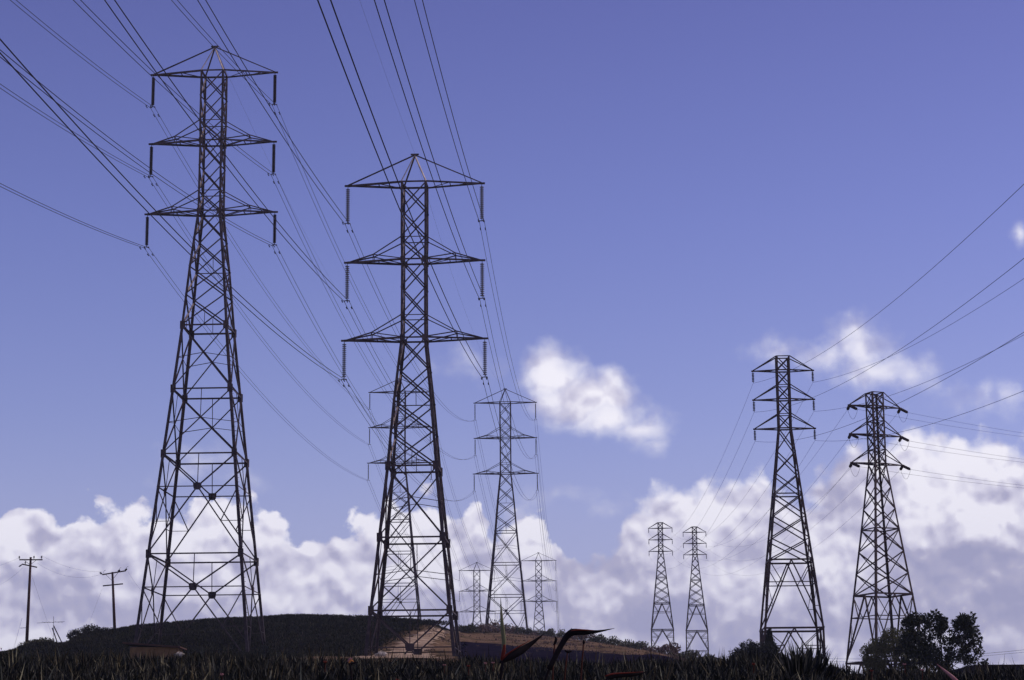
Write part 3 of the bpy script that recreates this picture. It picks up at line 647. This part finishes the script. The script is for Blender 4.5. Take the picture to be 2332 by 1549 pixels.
line_px('guy_wire', (72, 1310), (125, 1466), 226, 226, .02, .008, 'guy wire running right from the taller wooden pole to the ground', 'guy wire', GUY)
line_px('guy_wire', (50, 1408), (30, 1482), 225.5, 225, .0, .012, 'steel guy wire dropping beside the strut at the foot of the taller pole', 'guy wire', GUY)
line_px('guy_wire', (232, 1343), (192, 1447), 247, 247, .0, .007, 'guy wire falling left from the shorter wooden pole', 'guy wire', GUY)
line_px('pole_line', (291, 1302), (345, 1372), 247, 240, .2, .007, 'thin line falling right from the tilted arm of the shorter pole', 'power line', group=gl)
root = empty('television_aerial', at(122, 1466, 228)); tag(root, 'thin television aerial with long boom and two leaning struts behind the mound', 'aerial')
o_ = root.location; mb = MB(); mb.loft([at(122, 1466, 228) - o_, at(122, 1404, 228) - o_], .022, 6); mb.build('mast', GUY, root)
mb = MB(); mb.loft([at(84, 1419, 228.2) - o_, at(147, 1416, 228.2) - o_], .02, 6)
for x, l in ((100, .5), (108, .8), (116, .9), (130, .9), (138, .6)): c = at(x, 1417, 228.2) - o_; mb.loft([c + Vector((-.1, -l, .02)), c + Vector((.1, l, -.02))], .012, 5)
mb.build('boom', GUY, root)
mb = MB(); mb.loft([at(119, 1430, 228) - o_, at(132, 1468, 228) - o_], .06, 6); mb.build('strut', BARK, root)
mb = MB(); mb.loft([at(122, 1425, 228) - o_, at(142, 1466, 228) - o_], .06, 6); mb.build('strut', BARK, root)
line_px('service_line', (1880, 1500), (2440, 1468), 185, 150, .35, .011, 'thin upper service line crossing behind the leafy tree to the right edge', 'service line')
line_px('service_line', (1880, 1506), (2440, 1473), 185, 150, .35, .009, 'thin lower service line crossing behind the leafy tree to the right edge', 'service line')

# ---------------------------------------------------------------- vegetation helpers (numpy, many small faces)
def leaf_mesh(name, C, D, Wd, m, parent=None, N=None, bend=.0):
    """C base points, D tip vectors, Wd widths: folded lance blades, two quads each"""
    n = len(C); side = np.cross(D, RNG.normal(size=(n, 3)) if N is None else N); side /= np.linalg.norm(side, axis=1)[:, None] + 1e-9
    side *= Wd[:, None] / 2; up = np.cross(side, D); up /= np.linalg.norm(up, axis=1)[:, None] + 1e-9; L = np.linalg.norm(D, axis=1)[:, None]
    mid = C + D * .45 + up * L * bend
    V_ = np.stack([C - side * .4, C + side * .4, mid + side, mid - side, C + D], 1).reshape(-1, 3)
    i = np.arange(n)[:, None] * 5
    Q = i + np.array([[0, 1, 2, 3]]); Tr = i + np.array([[3, 2, 4]])
    me = bpy.data.meshes.new(name); me.vertices.add(len(V_)); me.vertices.foreach_set('co', V_.ravel())
    nl = n * 7; me.loops.add(nl); lv = np.concatenate([Q, Tr], 1).ravel(); me.loops.foreach_set('vertex_index', lv.astype(np.int32))
    me.polygons.add(2 * n); st = np.empty(2 * n, np.int32); st[0::2] = np.arange(n) * 7; st[1::2] = np.arange(n) * 7 + 4
    me.polygons.foreach_set('loop_start', st); me.update(calc_edges=True); me.validate(); me.materials.append(m)
    o = bpy.data.objects.new(name, me); COL.objects.link(o)
    if parent: o.parent = parent
    return o
def tufts(P0, per, lmin, lmax, wd, spread=.7):
    n = len(P0) * per; C = np.repeat(P0, per, 0).astype(float); a = RNG.uniform(0, 2 * np.pi, n); s = RNG.uniform(.05, spread, n)
    L = RNG.uniform(lmin, lmax, n); D = np.stack([np.cos(a) * np.sin(s), np.sin(a) * np.sin(s), np.cos(s)], 1) * L[:, None]
    C += np.stack([np.cos(a), np.sin(a), 0 * a], 1) * (L * .15)[:, None]
    return C, D, RNG.uniform(.7, 1.3, n) * wd
# mound cover: from its foot to the ridge, left of the dirt track
n = 42000
u = RNG.uniform(-.262, -.028, n); r = RNG.uniform(150, 262, n); x = u * r
lim = -14.5 + .09 * (r - 190) + RNG.normal(size=n) * .8
keep = (x < lim) & (r < np.interp(u, RU, RR) + 4)
x, r = x[keep], r[keep]; P0 = np.stack([x, r, ground(x, r) - .05], 1)
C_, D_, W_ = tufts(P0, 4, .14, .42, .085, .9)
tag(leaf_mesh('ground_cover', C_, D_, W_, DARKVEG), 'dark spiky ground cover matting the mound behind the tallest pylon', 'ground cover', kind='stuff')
# foreground bank of succulent leaves
n = 26000
u = RNG.uniform(-.29, .29, n); r = 13.5 + 13 * RNG.uniform(0, 1, n) ** .8; x = u * r
P0 = np.stack([x, r, ground(x, r) - .02], 1)
nz = np.sin(x * 2.1 + r * 1.3) + np.sin(x * 4.7 - r * 2.2) + RNG.normal(size=n) * .8
P0[:, 2] += np.clip(nz, -1.5, 2.2) * .030 - .02
C_, D_, W_ = tufts(P0, 6, .04, .15, .012, 1.0)
tag(leaf_mesh('ground_cover', C_, D_, W_, FOREVEG), 'dark succulent ground cover with pale upright leaf tips along the bottom edge', 'ground cover', kind='stuff')
n = 1000
u = RNG.uniform(-.29, .29, n); r = 14 + 11 * RNG.uniform(0, 1, n); x = u * r; P0 = np.stack([x, r, ground(x, r)], 1)
C_, D_, W_ = tufts(P0, 2, .10, .27, .010, .75)
DRYB = mat('dry_blades', (.02, .012, .006), (.10, .08, .04), 2., .8, island=True, c3=(.34, .32, .19))
tag(leaf_mesh('dry_grass', C_, D_, W_, DRYB), 'scattered pale dry blades standing out of the dark plants at the bottom', 'grass', kind='stuff')
n = 620
u = RNG.uniform(-.29, .175, n); r = RNG.uniform(13, 19, n); x = u * r; cl_ = np.sin(x * 1.7) + np.sin(x * 4.1 + 1) + RNG.normal(size=n) * .7; k_ = cl_ > -.2
P0 = np.stack([x, r, ground(x, r) - .04], 1)[k_]; C_, D_, W_ = tufts(P0, 8, .09, .22, .017, .85)
tag(leaf_mesh('ground_cover', C_, D_, W_, FOREVEG), 'broader strap leaves growing in loose clumps among the dark plants at the bottom', 'ground cover', kind='stuff')
# taller sword leaves standing out of the bank (strap-leaved clump before the flat-topped pylon)
def sword_plants(px0, px1, n, lo_, hi_, r0, r1, wd, label, group):
    for k_ in range(n):
        px = px0 + (px1 - px0) * (k_ + .5 + RNG.uniform(-.45, .45)) / n; Yd = RNG.uniform(r0, r1); x = ray(px, 1520).x * Yd
        hh = math.sin(math.pi * (px - px0) / (px1 - px0)) ** .5 * RNG.uniform(.75, 1.1)
        P0 = np.zeros((1, 3)); C_, D_, W_ = tufts(P0, 26, lo_, hi_, wd, .75); D_ *= hh; C_[:, 2] = -.05
        o = leaf_mesh('strap_leaf_plant', C_, D_, W_, FOREVEG); o.location = (x, Yd, gz(x, Yd)); tag(o, label, 'plant', group)
sword_plants(1660, 1780, 14, .16, .34, 18, 22, .020, 'spiky strap-leaved plant in front of the dark round tree', 'spiky plants before the round tree')
sword_plants(1765, 1885, 16, .24, .46, 18, 22, .022, 'taller spiky strap-leaved plant at the foot of the taller flat-topped pylon', 'spiky plants before the taller flat-topped pylon')
sword_plants(1880, 1955, 8, .14, .30, 18, 22, .020, 'small spiky plant in the gap between the two flat-topped pylons', 'spiky plants between the flat-topped pylons')
sword_plants(1480, 1650, 14, .12, .26, 18, 22, .018, 'low spiky plant below the far pair of pylons', 'spiky plants below the far pair of pylons')

# scattered scrub bushes on the crest of the bare slope
def bush(name, loc, rx, rz, m, label, cat, n=700, leaf=.16, group=None, trunk=True):
    root = empty(name, loc); tag(root, label, cat, group)
    d = RNG.normal(size=(n, 3)); d /= np.linalg.norm(d, axis=1)[:, None]; rad = RNG.uniform(.35, 1, n) ** .5
    lump = 1 + .22 * np.sin(d[:, 0] * 5 + loc[0]) + .18 * np.sin(d[:, 2] * 7 + loc[1]) + .15 * np.sin(d[:, 1] * 6)
    C = d * (rad * lump)[:, None] * np.array([rx, rx, rz]); C[:, 2] = np.abs(C[:, 2])
    D = (d + RNG.normal(size=(n, 3)) * .6 + np.array([0, 0, .4])); D *= leaf / np.linalg.norm(D, axis=1)[:, None]
    leaf_mesh('foliage', C, D, RNG.uniform(.6, 1.3, n) * leaf * .45, m, root)
    mb = MB()
    for k in range(7):
        a = k * 2.4; mb.loft([(0, 0, -.4), (math.cos(a) * rx * .35, math.sin(a) * rx * .35, rz * .5), (math.cos(a) * rx * .75, math.sin(a) * rx * .75, rz * .85)], [.05, .03, .012], 5)
    mb.build('stem', BARK, root); return root
SB = [(1062, 1440, 1.5, 1.0, 1, 'low green bush where the dirt track meets the crest'), (1095, 1440, 2.0, 1.3, 0, 'brown bush at the foot of the small far left pylon'),
      (1122, 1443, 2.0, 1.5, 0, 'reddish dry bush under the left leg of the crest pylon'), (1137, 1443, 2.2, 1.8, 0, 'tallest reddish dry bush between the legs of the crest pylon'),
      (1166, 1446, 1.8, 1.3, 1, 'green bush just right of the tall pointed bract'), (1186, 1450, 1.6, 1.2, 1, 'green-brown bush left of the crest pylon\'s right foot'),
      (1208, 1449, 1.2, 1.5, 1, 'dark bush hugging the right foot of the crest pylon'), (1232, 1452, 1.6, 1.0, 0, 'low dry bush under the small far right pylon'),
      (1248, 1452, 1.3, 1.4, 1, 'small dark bush at the right foot of the small far right pylon'), (1282, 1458, 1.7, 1.2, 1, 'green bush left of the bent flower head'),
      (1325, 1462, 1.9, 1.6, 0, 'brown bush just below the long horizontal flower bract'), (1362, 1468, 1.7, 1.2, 1, 'grey-green bush below the tip of the long horizontal bract'),
      (1402, 1476, 1.8, 1.2, 1, 'rounded grey bush alone on the falling crest'), (1441, 1482, 2.0, 1.1, 1, 'wide low bush near the right end of the falling crest'),
      (1512, 1494, 2.4, 1.2, 0, 'dry bush around the foot of the left far pylon'), (1560, 1506, 2.2, 1.1, 1, 'low dark bush between the far pair of pylons'), (1610, 1512, 2.0, 1.0, 1, 'low bush at the foot of the right far pylon')]
for px, py, rx, rz, kd, lab in SB:
    d = ray(px, py); Yr = float(np.interp(d.x, RU, RR)) - 4; X_ = d.x * Yr
    bush('scrub_bush', (X_, Yr, gz(X_, Yr) - .2), rx * 1.05, rz * 1.15, GREENSC if kd else SCRUB, lab, 'bush', 1500, .34)
# dry low grass over the bare slope
n = 5200
u = RNG.uniform(-.05, .085, n); rmax = np.interp(u, RU, RR); r = 200 + (rmax - 200) * RNG.uniform(0, 1, n); x = u * r
c_ = (x > -12.5 + .09 * (r - 190)) & (r > 195); nn_ = np.sin(x * .35) + np.sin(r * .21 + x * .2); c_ &= (nn_ + RNG.normal(size=n) * .5 > .25)
x, r = x[c_], r[c_]; P0 = np.stack([x, r, ground(x, r) - .03], 1); C_, D_, W_ = tufts(P0, 6, .12, .32, .06, .9)
tag(leaf_mesh('dry_grass', C_, D_, W_, SCRUB), 'sparse dry grass and weeds on the bare brown slope', 'grass', kind='stuff')
# bushes breaking the left ridge
bush('shrub', (at(176, 1456, 231).x, 231, gz(at(176, 1456, 231).x, 231) - .2), 1.3, 1.1, DARKVEG, 'round dark shrub at the left shoulder of the mound', 'bush', 1400, .2)
bush('shrub', (at(216, 1444, 238).x, 238, gz(at(216, 1444, 238).x, 238) - .2), 1.9, .9, DARKVEG, 'wider dark shrub just left of the shorter wooden pole', 'bush', 1600, .2)
bush('shrub', (at(95, 1468, 222).x, 222, gz(at(95, 1468, 222).x, 222) - .2), 1.8, .5, GREENSC, 'low olive shrub between the taller wooden pole and the aerial', 'bush', 900, .2)
bush('shrub', (at(8, 1500, 60).x, 60, at(8, 1505, 60).z - .3), .45, .6, DARKVEG, 'leafy shrub filling the bottom left corner', 'bush', 900, .08)
bush('shrub', (at(985, 1424, 249).x, 249, gz(at(985, 1424, 249).x, 249) - .2), 1.8, .6, DARKVEG, 'dark shrub at the right end of the mound above the track', 'bush', 1200, .2)

# trees on the right
def tree(name, loc, crown, m, label, n_cl, leaves, leaf, limbs=9, cl=.5, trunk_r=.14):
    """crown: list of (x, z, rx, rz) lobes relative to loc"""
    root = empty(name, loc); tag(root, label, 'tree'); mb = MB(); Cs = []
    for i in range(n_cl):
        cx, cz, rx, rz = crown[RNG.integers(len(crown))]
        while True:
            q = RNG.uniform(-1, 1, 3)
            if .12 < (q ** 2).sum() < 1: break
        q *= (1 / max(1e-3, np.linalg.norm(q))) ** .35
        Cs.append((cx + q[0] * rx, q[1] * rx * .9, cz + q[2] * rz))
    Cs = np.array(Cs); per = leaves // n_cl; Cc = np.repeat(Cs, per, 0); d = RNG.normal(size=Cc.shape); d /= np.linalg.norm(d, axis=1)[:, None]
    Cc += d * RNG.uniform(.2, 1, len(Cc))[:, None] ** .5 * cl * RNG.uniform(.6, 1.3, n_cl).repeat(per)[:, None]
    D = d + RNG.normal(size=d.shape) * .5; D *= leaf / np.linalg.norm(D, axis=1)[:, None]
    leaf_mesh('crown', Cc, D, RNG.uniform(.5, 1., len(Cc)) * leaf * .6, m, root)
    low = min(c[1] - c[3] for c in crown)
    mb.loft([(0, 0, -1.5), (.05, 0, low * .4), (0, 0, max(low, .8))], [trunk_r * 1.3, trunk_r, trunk_r * .8], 8)
    for k in RNG.choice(n_cl, min(limbs, n_cl), replace=False):
        t = Cs[k]; mid_ = (t[0] * .4, t[1] * .4, max(low, .8) + (t[2] - low) * .45); mb.loft([(0, 0, max(low, .8) - .2), mid_, tuple(t)], [trunk_r * .6, trunk_r * .35, .02], 6)
    mb.build('trunk', BARK, root); return root
def tree_at(px, Yd, ybase, name, crown_px, m, label, **k):
    b_ = at(px, ybase, Yd); sc = Yd / (F * .97)
    cr = [((x - px) * sc, (ybase - y) * sc, rx * sc, ry * sc) for x, y, rx, ry in crown_px]
    return tree(name, b_, cr, m, label, **k)
tree_at(1715, 165, 1548, 'round_tree', [(1712, 1502, 44, 34), (1735, 1495, 40, 28), (1690, 1512, 26, 24), (1765, 1515, 28, 22)], TREEA, 'dense dark rounded tree behind the feet of the taller flat-topped pylon', n_cl=360, leaves=30000, leaf=.13, cl=.26)
tree_at(1757, 175, 1548, 'cypress', [(1756, 1446, 2.5, 8), (1756, 1456, 5, 10), (1756, 1468, 9, 12), (1757, 1480, 13, 14), (1757, 1492, 17, 15), (1758, 1508, 20, 18)], TREEA, 'narrow pointed dark cypress standing above the dark rounded tree', n_cl=170, leaves=11000, leaf=.10, cl=.12, limbs=3)
tree_at(2035, 158, 1556, 'olive_tree', [(2045, 1464, 42, 24), (2030, 1476, 48, 26), (2000, 1494, 32, 26), (2075, 1470, 34, 28), (2050, 1515, 60, 28), (1995, 1522, 22, 22)], TREEB, 'olive green rounded tree between the feet of the turned pylon', n_cl=320, leaves=26000, leaf=.13, cl=.24)
LOB = [(x_, y_, a_ * 1.3, b_ * 1.3) for x_, y_, a_, b_ in [(2078, 1428, 10, 8), (2095, 1418, 12, 9), (2115, 1422, 12, 9), (2135, 1412, 11, 8), (2152, 1425, 12, 9), (2128, 1440, 16, 12), (2098, 1450, 18, 14), (2160, 1446, 16, 12), (2185, 1432, 10, 8), (2200, 1420, 9, 8), (2217, 1418, 9, 8), (2213, 1440, 12, 10),
       (2190, 1458, 16, 12), (2222, 1462, 12, 10), (2140, 1468, 24, 16), (2172, 1482, 26, 16), (2210, 1490, 20, 14), (2105, 1480, 24, 16), (2072, 1460, 10, 9), (2068, 1490, 18, 16), (2088, 1500, 26, 18), (2110, 1490, 26, 16), (2120, 1515, 34, 18), (2195, 1500, 28, 16), (2130, 1505, 34, 18), (2175, 1515, 34, 18), (2218, 1515, 20, 14), (2090, 1520, 30, 18), (2150, 1535, 50, 16)]]
tree_at(2150, 118, 1560, 'leafy_tree', LOB, TREEC, 'loose-crowned dark tree with clustered leaves right of the turned pylon', n_cl=420, leaves=10500, leaf=.18, cl=.15, limbs=70, trunk_r=.045)
bush('shrub', (at(1816, 1520, 180).x, 180, at(1816, 1512, 180).z - .8), .5, 1.1, TREEA, 'small dark shrub between the feet of the taller flat-topped pylon', 'bush', 600, .12)
bush('hedge', (at(1985, 1545, 110).x, 110, at(1985, 1552, 110).z - .3), 1.5, .7, TREEA, 'low dark hedge in front of the olive green tree', 'hedge', 1600, .12)

# ---------------------------------------------------------------- small buildings
def shed():
    b_ = at(295, 1500, 150); c_ = at(404, 1500, 150); zt = at(350, 1474, 150).z; z0 = min(gz(b_.x, 150), b_.z) - .6
    root = empty('shed', ((b_.x + c_.x) / 2, 150, z0)); tag(root, 'low ochre shed with a rusty slanting roof half sunk behind the plants', 'shed')
    hw = (c_.x - b_.x) / 2; H = zt - z0; mb = MB(); dp = 2.4
    for x in (-1, 1): mb.box((x * (hw - .05), dp / 2, H / 2), .1, dp, H)
    for y in (0, dp): mb.box((0, y, H / 2), 2 * hw - .2, .1, H)
    mb.build('wall', WALLM, root)
    mb = MB(); vs = []
    for y in (-.5, dp + .4):
        vs += [(-hw - .45, y, H + .24), (hw + .25, y, H - .08), (hw + .25, y, H + .02), (-hw - .45, y, H + .36)]
    mb.add(vs, [(0, 1, 2, 3), (7, 6, 5, 4), (0, 4, 5, 1), (1, 5, 6, 2), (2, 6, 7, 3), (3, 7, 4, 0)]); mb.build('roof', ROOFM, root)
shed()
def rock(px, py, Yd, s, label):
    c = at(px, py, Yd); mb = MB(); n1_, n2_ = 7, 9; vs = []
    for i in range(n1_ + 1):
        for j in range(n2_):
            th = math.pi * i / n1_; ph = 2 * math.pi * j / n2_; r = s * (1 + .18 * math.sin(3 * ph + i) + .12 * math.cos(5 * th + j)); vs.append((r * math.sin(th) * math.cos(ph) * 1.3, r * math.sin(th) * math.sin(ph), r * math.cos(th) * .8))
    fs = [(i * n2_ + j, i * n2_ + (j + 1) % n2_, (i + 1) * n2_ + (j + 1) % n2_, (i + 1) * n2_ + j) for i in range(n1_) for j in range(n2_)]
    mb.add(vs, fs); o = mb.build('rock', STONE); o.location = c; tag(o, label, 'rock')
rock(408, 1492, 146, .26, 'pale boulder at the right end of the ochre shed')
rock(1098, 1452, 330, .42, 'small pale rock lying high on the bare brown slope')
rock(868, 1492, 165, .35, 'pale stone at the left foot of the pylon with grey insulators')
def far_roof():
    a = at(2236, 1510, 88); root = empty('building', (at(2420, 1510, 88).x, 90, -1.0)); tag(root, 'long low building with a flat dark brown roof at the right edge', 'building')
    x0 = a.x - root.location.x; x1 = x0 + 13; zt = a.z - root.location.z
    mb = MB(); mb.box(((x0 + x1) / 2, 3, zt / 2 - .4), x1 - x0 - .5, 6, zt - .8); mb.build('wall', ROOFM, root)
    mb = MB(); mb.box(((x0 + x1) / 2, 3, zt - .38), x1 - x0, 7, .76)
    for i in range(24): mb.box((x0 + .3 + i * .55, -.53, zt - .38), .06, .05, .74)
    mb.box((x0 + 1.7, 2, zt + .03), 1.3, .3, .06); mb.build('roof', DROOF, root)
far_roof()

# ---------------------------------------------------------------- flowers in the foreground
def flower(name, label, Yd, stem, bracts, cat='flower'):
    root = empty(name, at(stem[0][0], stem[0][1], Yd)); tag(root, label, cat); o = root.location
    mb = MB(); base = at(stem[0][0], stem[0][1], Yd) - o; pts_ = [Vector((base.x, base.y, base.z - .25))] + [at(a, b_, Yd) - o for a, b_ in stem]
    sr = .0028 if name == 'seed_stalk' else .0045; mb.loft(pts_, [sr] + [sr] * len(stem), 8); mb.build('stem', STALK if stem[0][2:] == () and name == 'seed_stalk' else SPATHE, root, True)
    for nm, pts2, rad, flat, m in bracts:
        P2 = [at(a, b_, Yd + dy) - o for a, b_, dy in pts2]
        # resample smoothly
        Q = []; RRd = []
        for i in range(len(P2) - 1):
            for t in (0, .25, .5, .75): 
                tt = t; Q.append(P2[i].lerp(P2[i + 1], tt)); RRd.append(rad[i] + (rad[i + 1] - rad[i]) * tt)
        Q.append(P2[-1]); RRd.append(rad[-1])
        for _ in range(2): Q = [Q[0]] + [(Q[i - 1] + Q[i] * 2 + Q[i + 1]) / 4 for i in range(1, len(Q) - 1)] + [Q[-1]]
        mb = MB(); mb.loft(Q, RRd, 10, flat); mb.build(nm, m, root, True)
    return root
q = 7.0; u_ = q / F
flower('bird_of_paradise', 'open flower with one upright pointed bract and one slanting red-edged bract', q, [(1138, 1575), (1142, 1530), (1146, 1500)],
       [('upright_bract', [(1144, 1502, 0), (1147, 1480, 0), (1148, 1462, 0), (1145, 1435, 0), (1142, 1405, 0), (1140, 1360, 0)], [3.5 * u_, 4.2 * u_, 4.8 * u_, 4.6 * u_, 3.2 * u_, .3 * u_], .6, YGREEN),
        ('spathe', [(1139, 1510, 0), (1160, 1496, 0), (1185, 1483, .01), (1210, 1466, .02), (1240, 1443, .03)], [3 * u_, 9 * u_, 9 * u_, 5 * u_, .4 * u_], .6, SPATHE),
        ('red_edge', [(1141, 1503, -.004), (1160, 1486, -.004), (1183, 1472, .0), (1208, 1458, .02)], [3 * u_, 1.8 * u_, 1.4 * u_, .5 * u_], 1, RED),
        ('red_base', [(1143, 1500, -.006), (1147, 1485, -.006), (1149, 1468, -.006)], [3 * u_, 4.4 * u_, 2.5 * u_], .6, RED)])
flower('bird_of_paradise', 'bent flower head with a long horizontal purple bract ending in a thin beak', q, [(1232, 1575), (1252, 1520), (1272, 1480), (1290, 1452)],
       [('spathe', [(1250, 1525, 0), (1272, 1480, 0), (1291, 1448, 0), (1303, 1439, 0), (1330, 1440, .01), (1360, 1439, .02), (1400, 1431, .03)], [6 * u_, 6 * u_, 7 * u_, 8 * u_, 6.5 * u_, 3.2 * u_, .3 * u_], .6, SPATHE),
        ('spike', [(1292, 1444, .0), (1297, 1438, 0), (1302, 1430, 0)], [3 * u_, 2 * u_, .3 * u_], .8, SPATHE),
        ('red_edge', [(1300, 1437, -.004), (1315, 1434.5, -.003), (1335, 1435, .005), (1352, 1435.5, .01)], [1.0 * u_, 1.8 * u_, 1.5 * u_, .4 * u_], 1, RED)])
flower('seed_stalk', 'thin dark seed stalk with knobby head left of the bent flower', q + .3, [(1258, 1575), (1260, 1500), (1264, 1462)],
       [('seed_head', [(1261, 1470, 0), (1265, 1462, 0), (1267, 1456, 0), (1264, 1450, 0)], [2 * u_, 3.5 * u_, 3.2 * u_, 1 * u_], .9, SPATHE)], 'stalk')
flower('seed_stalk', 'reddish stalk topped by a small T-shaped seed head', q + .2, [(1284, 1575), (1288, 1520), (1292, 1487)],
       [('seed_head', [(1286, 1481, 0), (1293, 1485, 0), (1302, 1483, 0)], [1.5 * u_, 3.2 * u_, 1.5 * u_], .9, SPATHE)], 'stalk')
flower('seed_stalk', 'upright pale stalk with small round head below the bract tip', q + .5, [(1322, 1560), (1326, 1500), (1329, 1468)],
       [('seed_head', [(1329, 1468, 0), (1329.5, 1463, 0), (1329, 1458, 0)], [1.6 * u_, 3.4 * u_, 1.4 * u_], .9, SPATHE)], 'stalk')
flower('bird_of_paradise', 'low flower lying flat with a thin red upper edge at the bottom', q - .5, [(1372, 1590), (1376, 1560), (1382, 1545)],
       [('spathe', [(1380, 1545, 0), (1410, 1537, 0), (1445, 1537, .01), (1475, 1530, .02)], [3 * u_, 5 * u_, 4 * u_, .4 * u_], .6, SPATHE),
        ('red_edge', [(1378, 1540, -.004), (1395, 1534.5, -.004), (1425, 1533, 0), (1465, 1530, .01)], [1.6 * u_, 1.8 * u_, 1.4 * u_, .4 * u_], 1, RED)])
flower('bird_of_paradise', 'pale pink pointed bract slanting at the bottom right below the leafy tree', q - .5, [(2190, 1600), (2184, 1575), (2180, 1560)],
       [('bract', [(2186, 1560, 0), (2170, 1543, 0), (2152, 1528, 0), (2133, 1512, 0)], [4.5 * u_, 4.2 * u_, 2.6 * u_, .3 * u_], .6, PINK)])
flower('bird_of_paradise', 'small orange and white bloom left of the pylon with grey insulators', q + 1.5, [(802, 1570), (800, 1530), (797, 1512)],
       [('petal', [(795, 1510, 0), (799, 1503, 0), (806, 1507, 0)], [2.2 * u_, 3 * u_, .6 * u_], .6, PETAL),
        ('petal', [(792, 1507, 0), (797, 1499, 0), (803, 1501, 0)], [1.5 * u_, 2.4 * u_, .6 * u_], .6, PINK),
        ('spathe', [(794, 1512, 0), (804, 1511, 0), (815, 1507, 0)], [2.5 * u_, 2.6 * u_, .4 * u_], .6, SPATHE)])
fl = 'upright red and pink blooms among the ground cover'
for i, (px, py, h) in enumerate([(505, 1528, 18), (740, 1500, 16), (1105, 1505, 12), (1067, 1512, 10), (1123, 1505, 9), (1716, 1506, 14), (2100, 1520, 12), (1985, 1522, 12), (1012, 1510, 10), (905, 1540, 22), (2060, 1508, 10)]):
    Yd = 15 + (i % 3); s = Yd / F; h *= .6; py += h * .6
    o = empty('ice_plant_bloom', at(px, py + h, Yd)); L_ = ['beneath the tallest pylon near the bottom edge', 'left of the grey-insulator pylon above the leaves', 'right of the grey-insulator pylon, second of two', 'just right of the grey-insulator pylon foot', 'left of the upright pointed bract',
         'in front of the dark round tree', 'under the leafy tree', 'under the olive green tree', 'between the grey-insulator pylon feet', 'low at the bottom below the grey-insulator pylon', 'before the dark hedge'][i]
    tag(o, 'tiny upright reddish bloom ' + L_, 'flower', fl)
    mb = MB(); mb.loft([(0, 0, -.05), (.003, 0, h * s * .6)], [.0035, .003], 6); mb.build('stem', STALK, o)
    mb = MB()
    for k_ in range(5): a = k_ * 1.257; mb.loft([(0, 0, h * s * .55), (math.cos(a) * .012, math.sin(a) * .006, h * s * .85), (math.cos(a) * .009 + .004 * (k_ % 2), math.sin(a) * .01, h * s * (1.0 + .1 * (k_ % 3)))], [.003, .005, .001], 6)
    mb.build('petals', RED if i % 2 else PINK, o)

# ---------------------------------------------------------------- thin haze between the camera and the far pylons
mb = MB(); mb.box((0, 1180, 23), 3000, 2460, 114); hz = mb.build('haze', bpy.data.materials.new('haze_air')); tag(hz, kind='stuff')
hm = hz.data.materials[0]; hm.use_nodes = True; hm.node_tree.nodes.clear(); g = G(hm.node_tree)
pv = g.n('ShaderNodeVolumePrincipled'); pv.inputs['Color'].default_value = (.80, .85, 1, 1); pv.inputs['Density'].default_value = .00016; pv.inputs['Anisotropy'].default_value = .1
mo = g.n('ShaderNodeOutputMaterial'); hm.node_tree.links.new(pv.outputs[0], mo.inputs['Volume'])
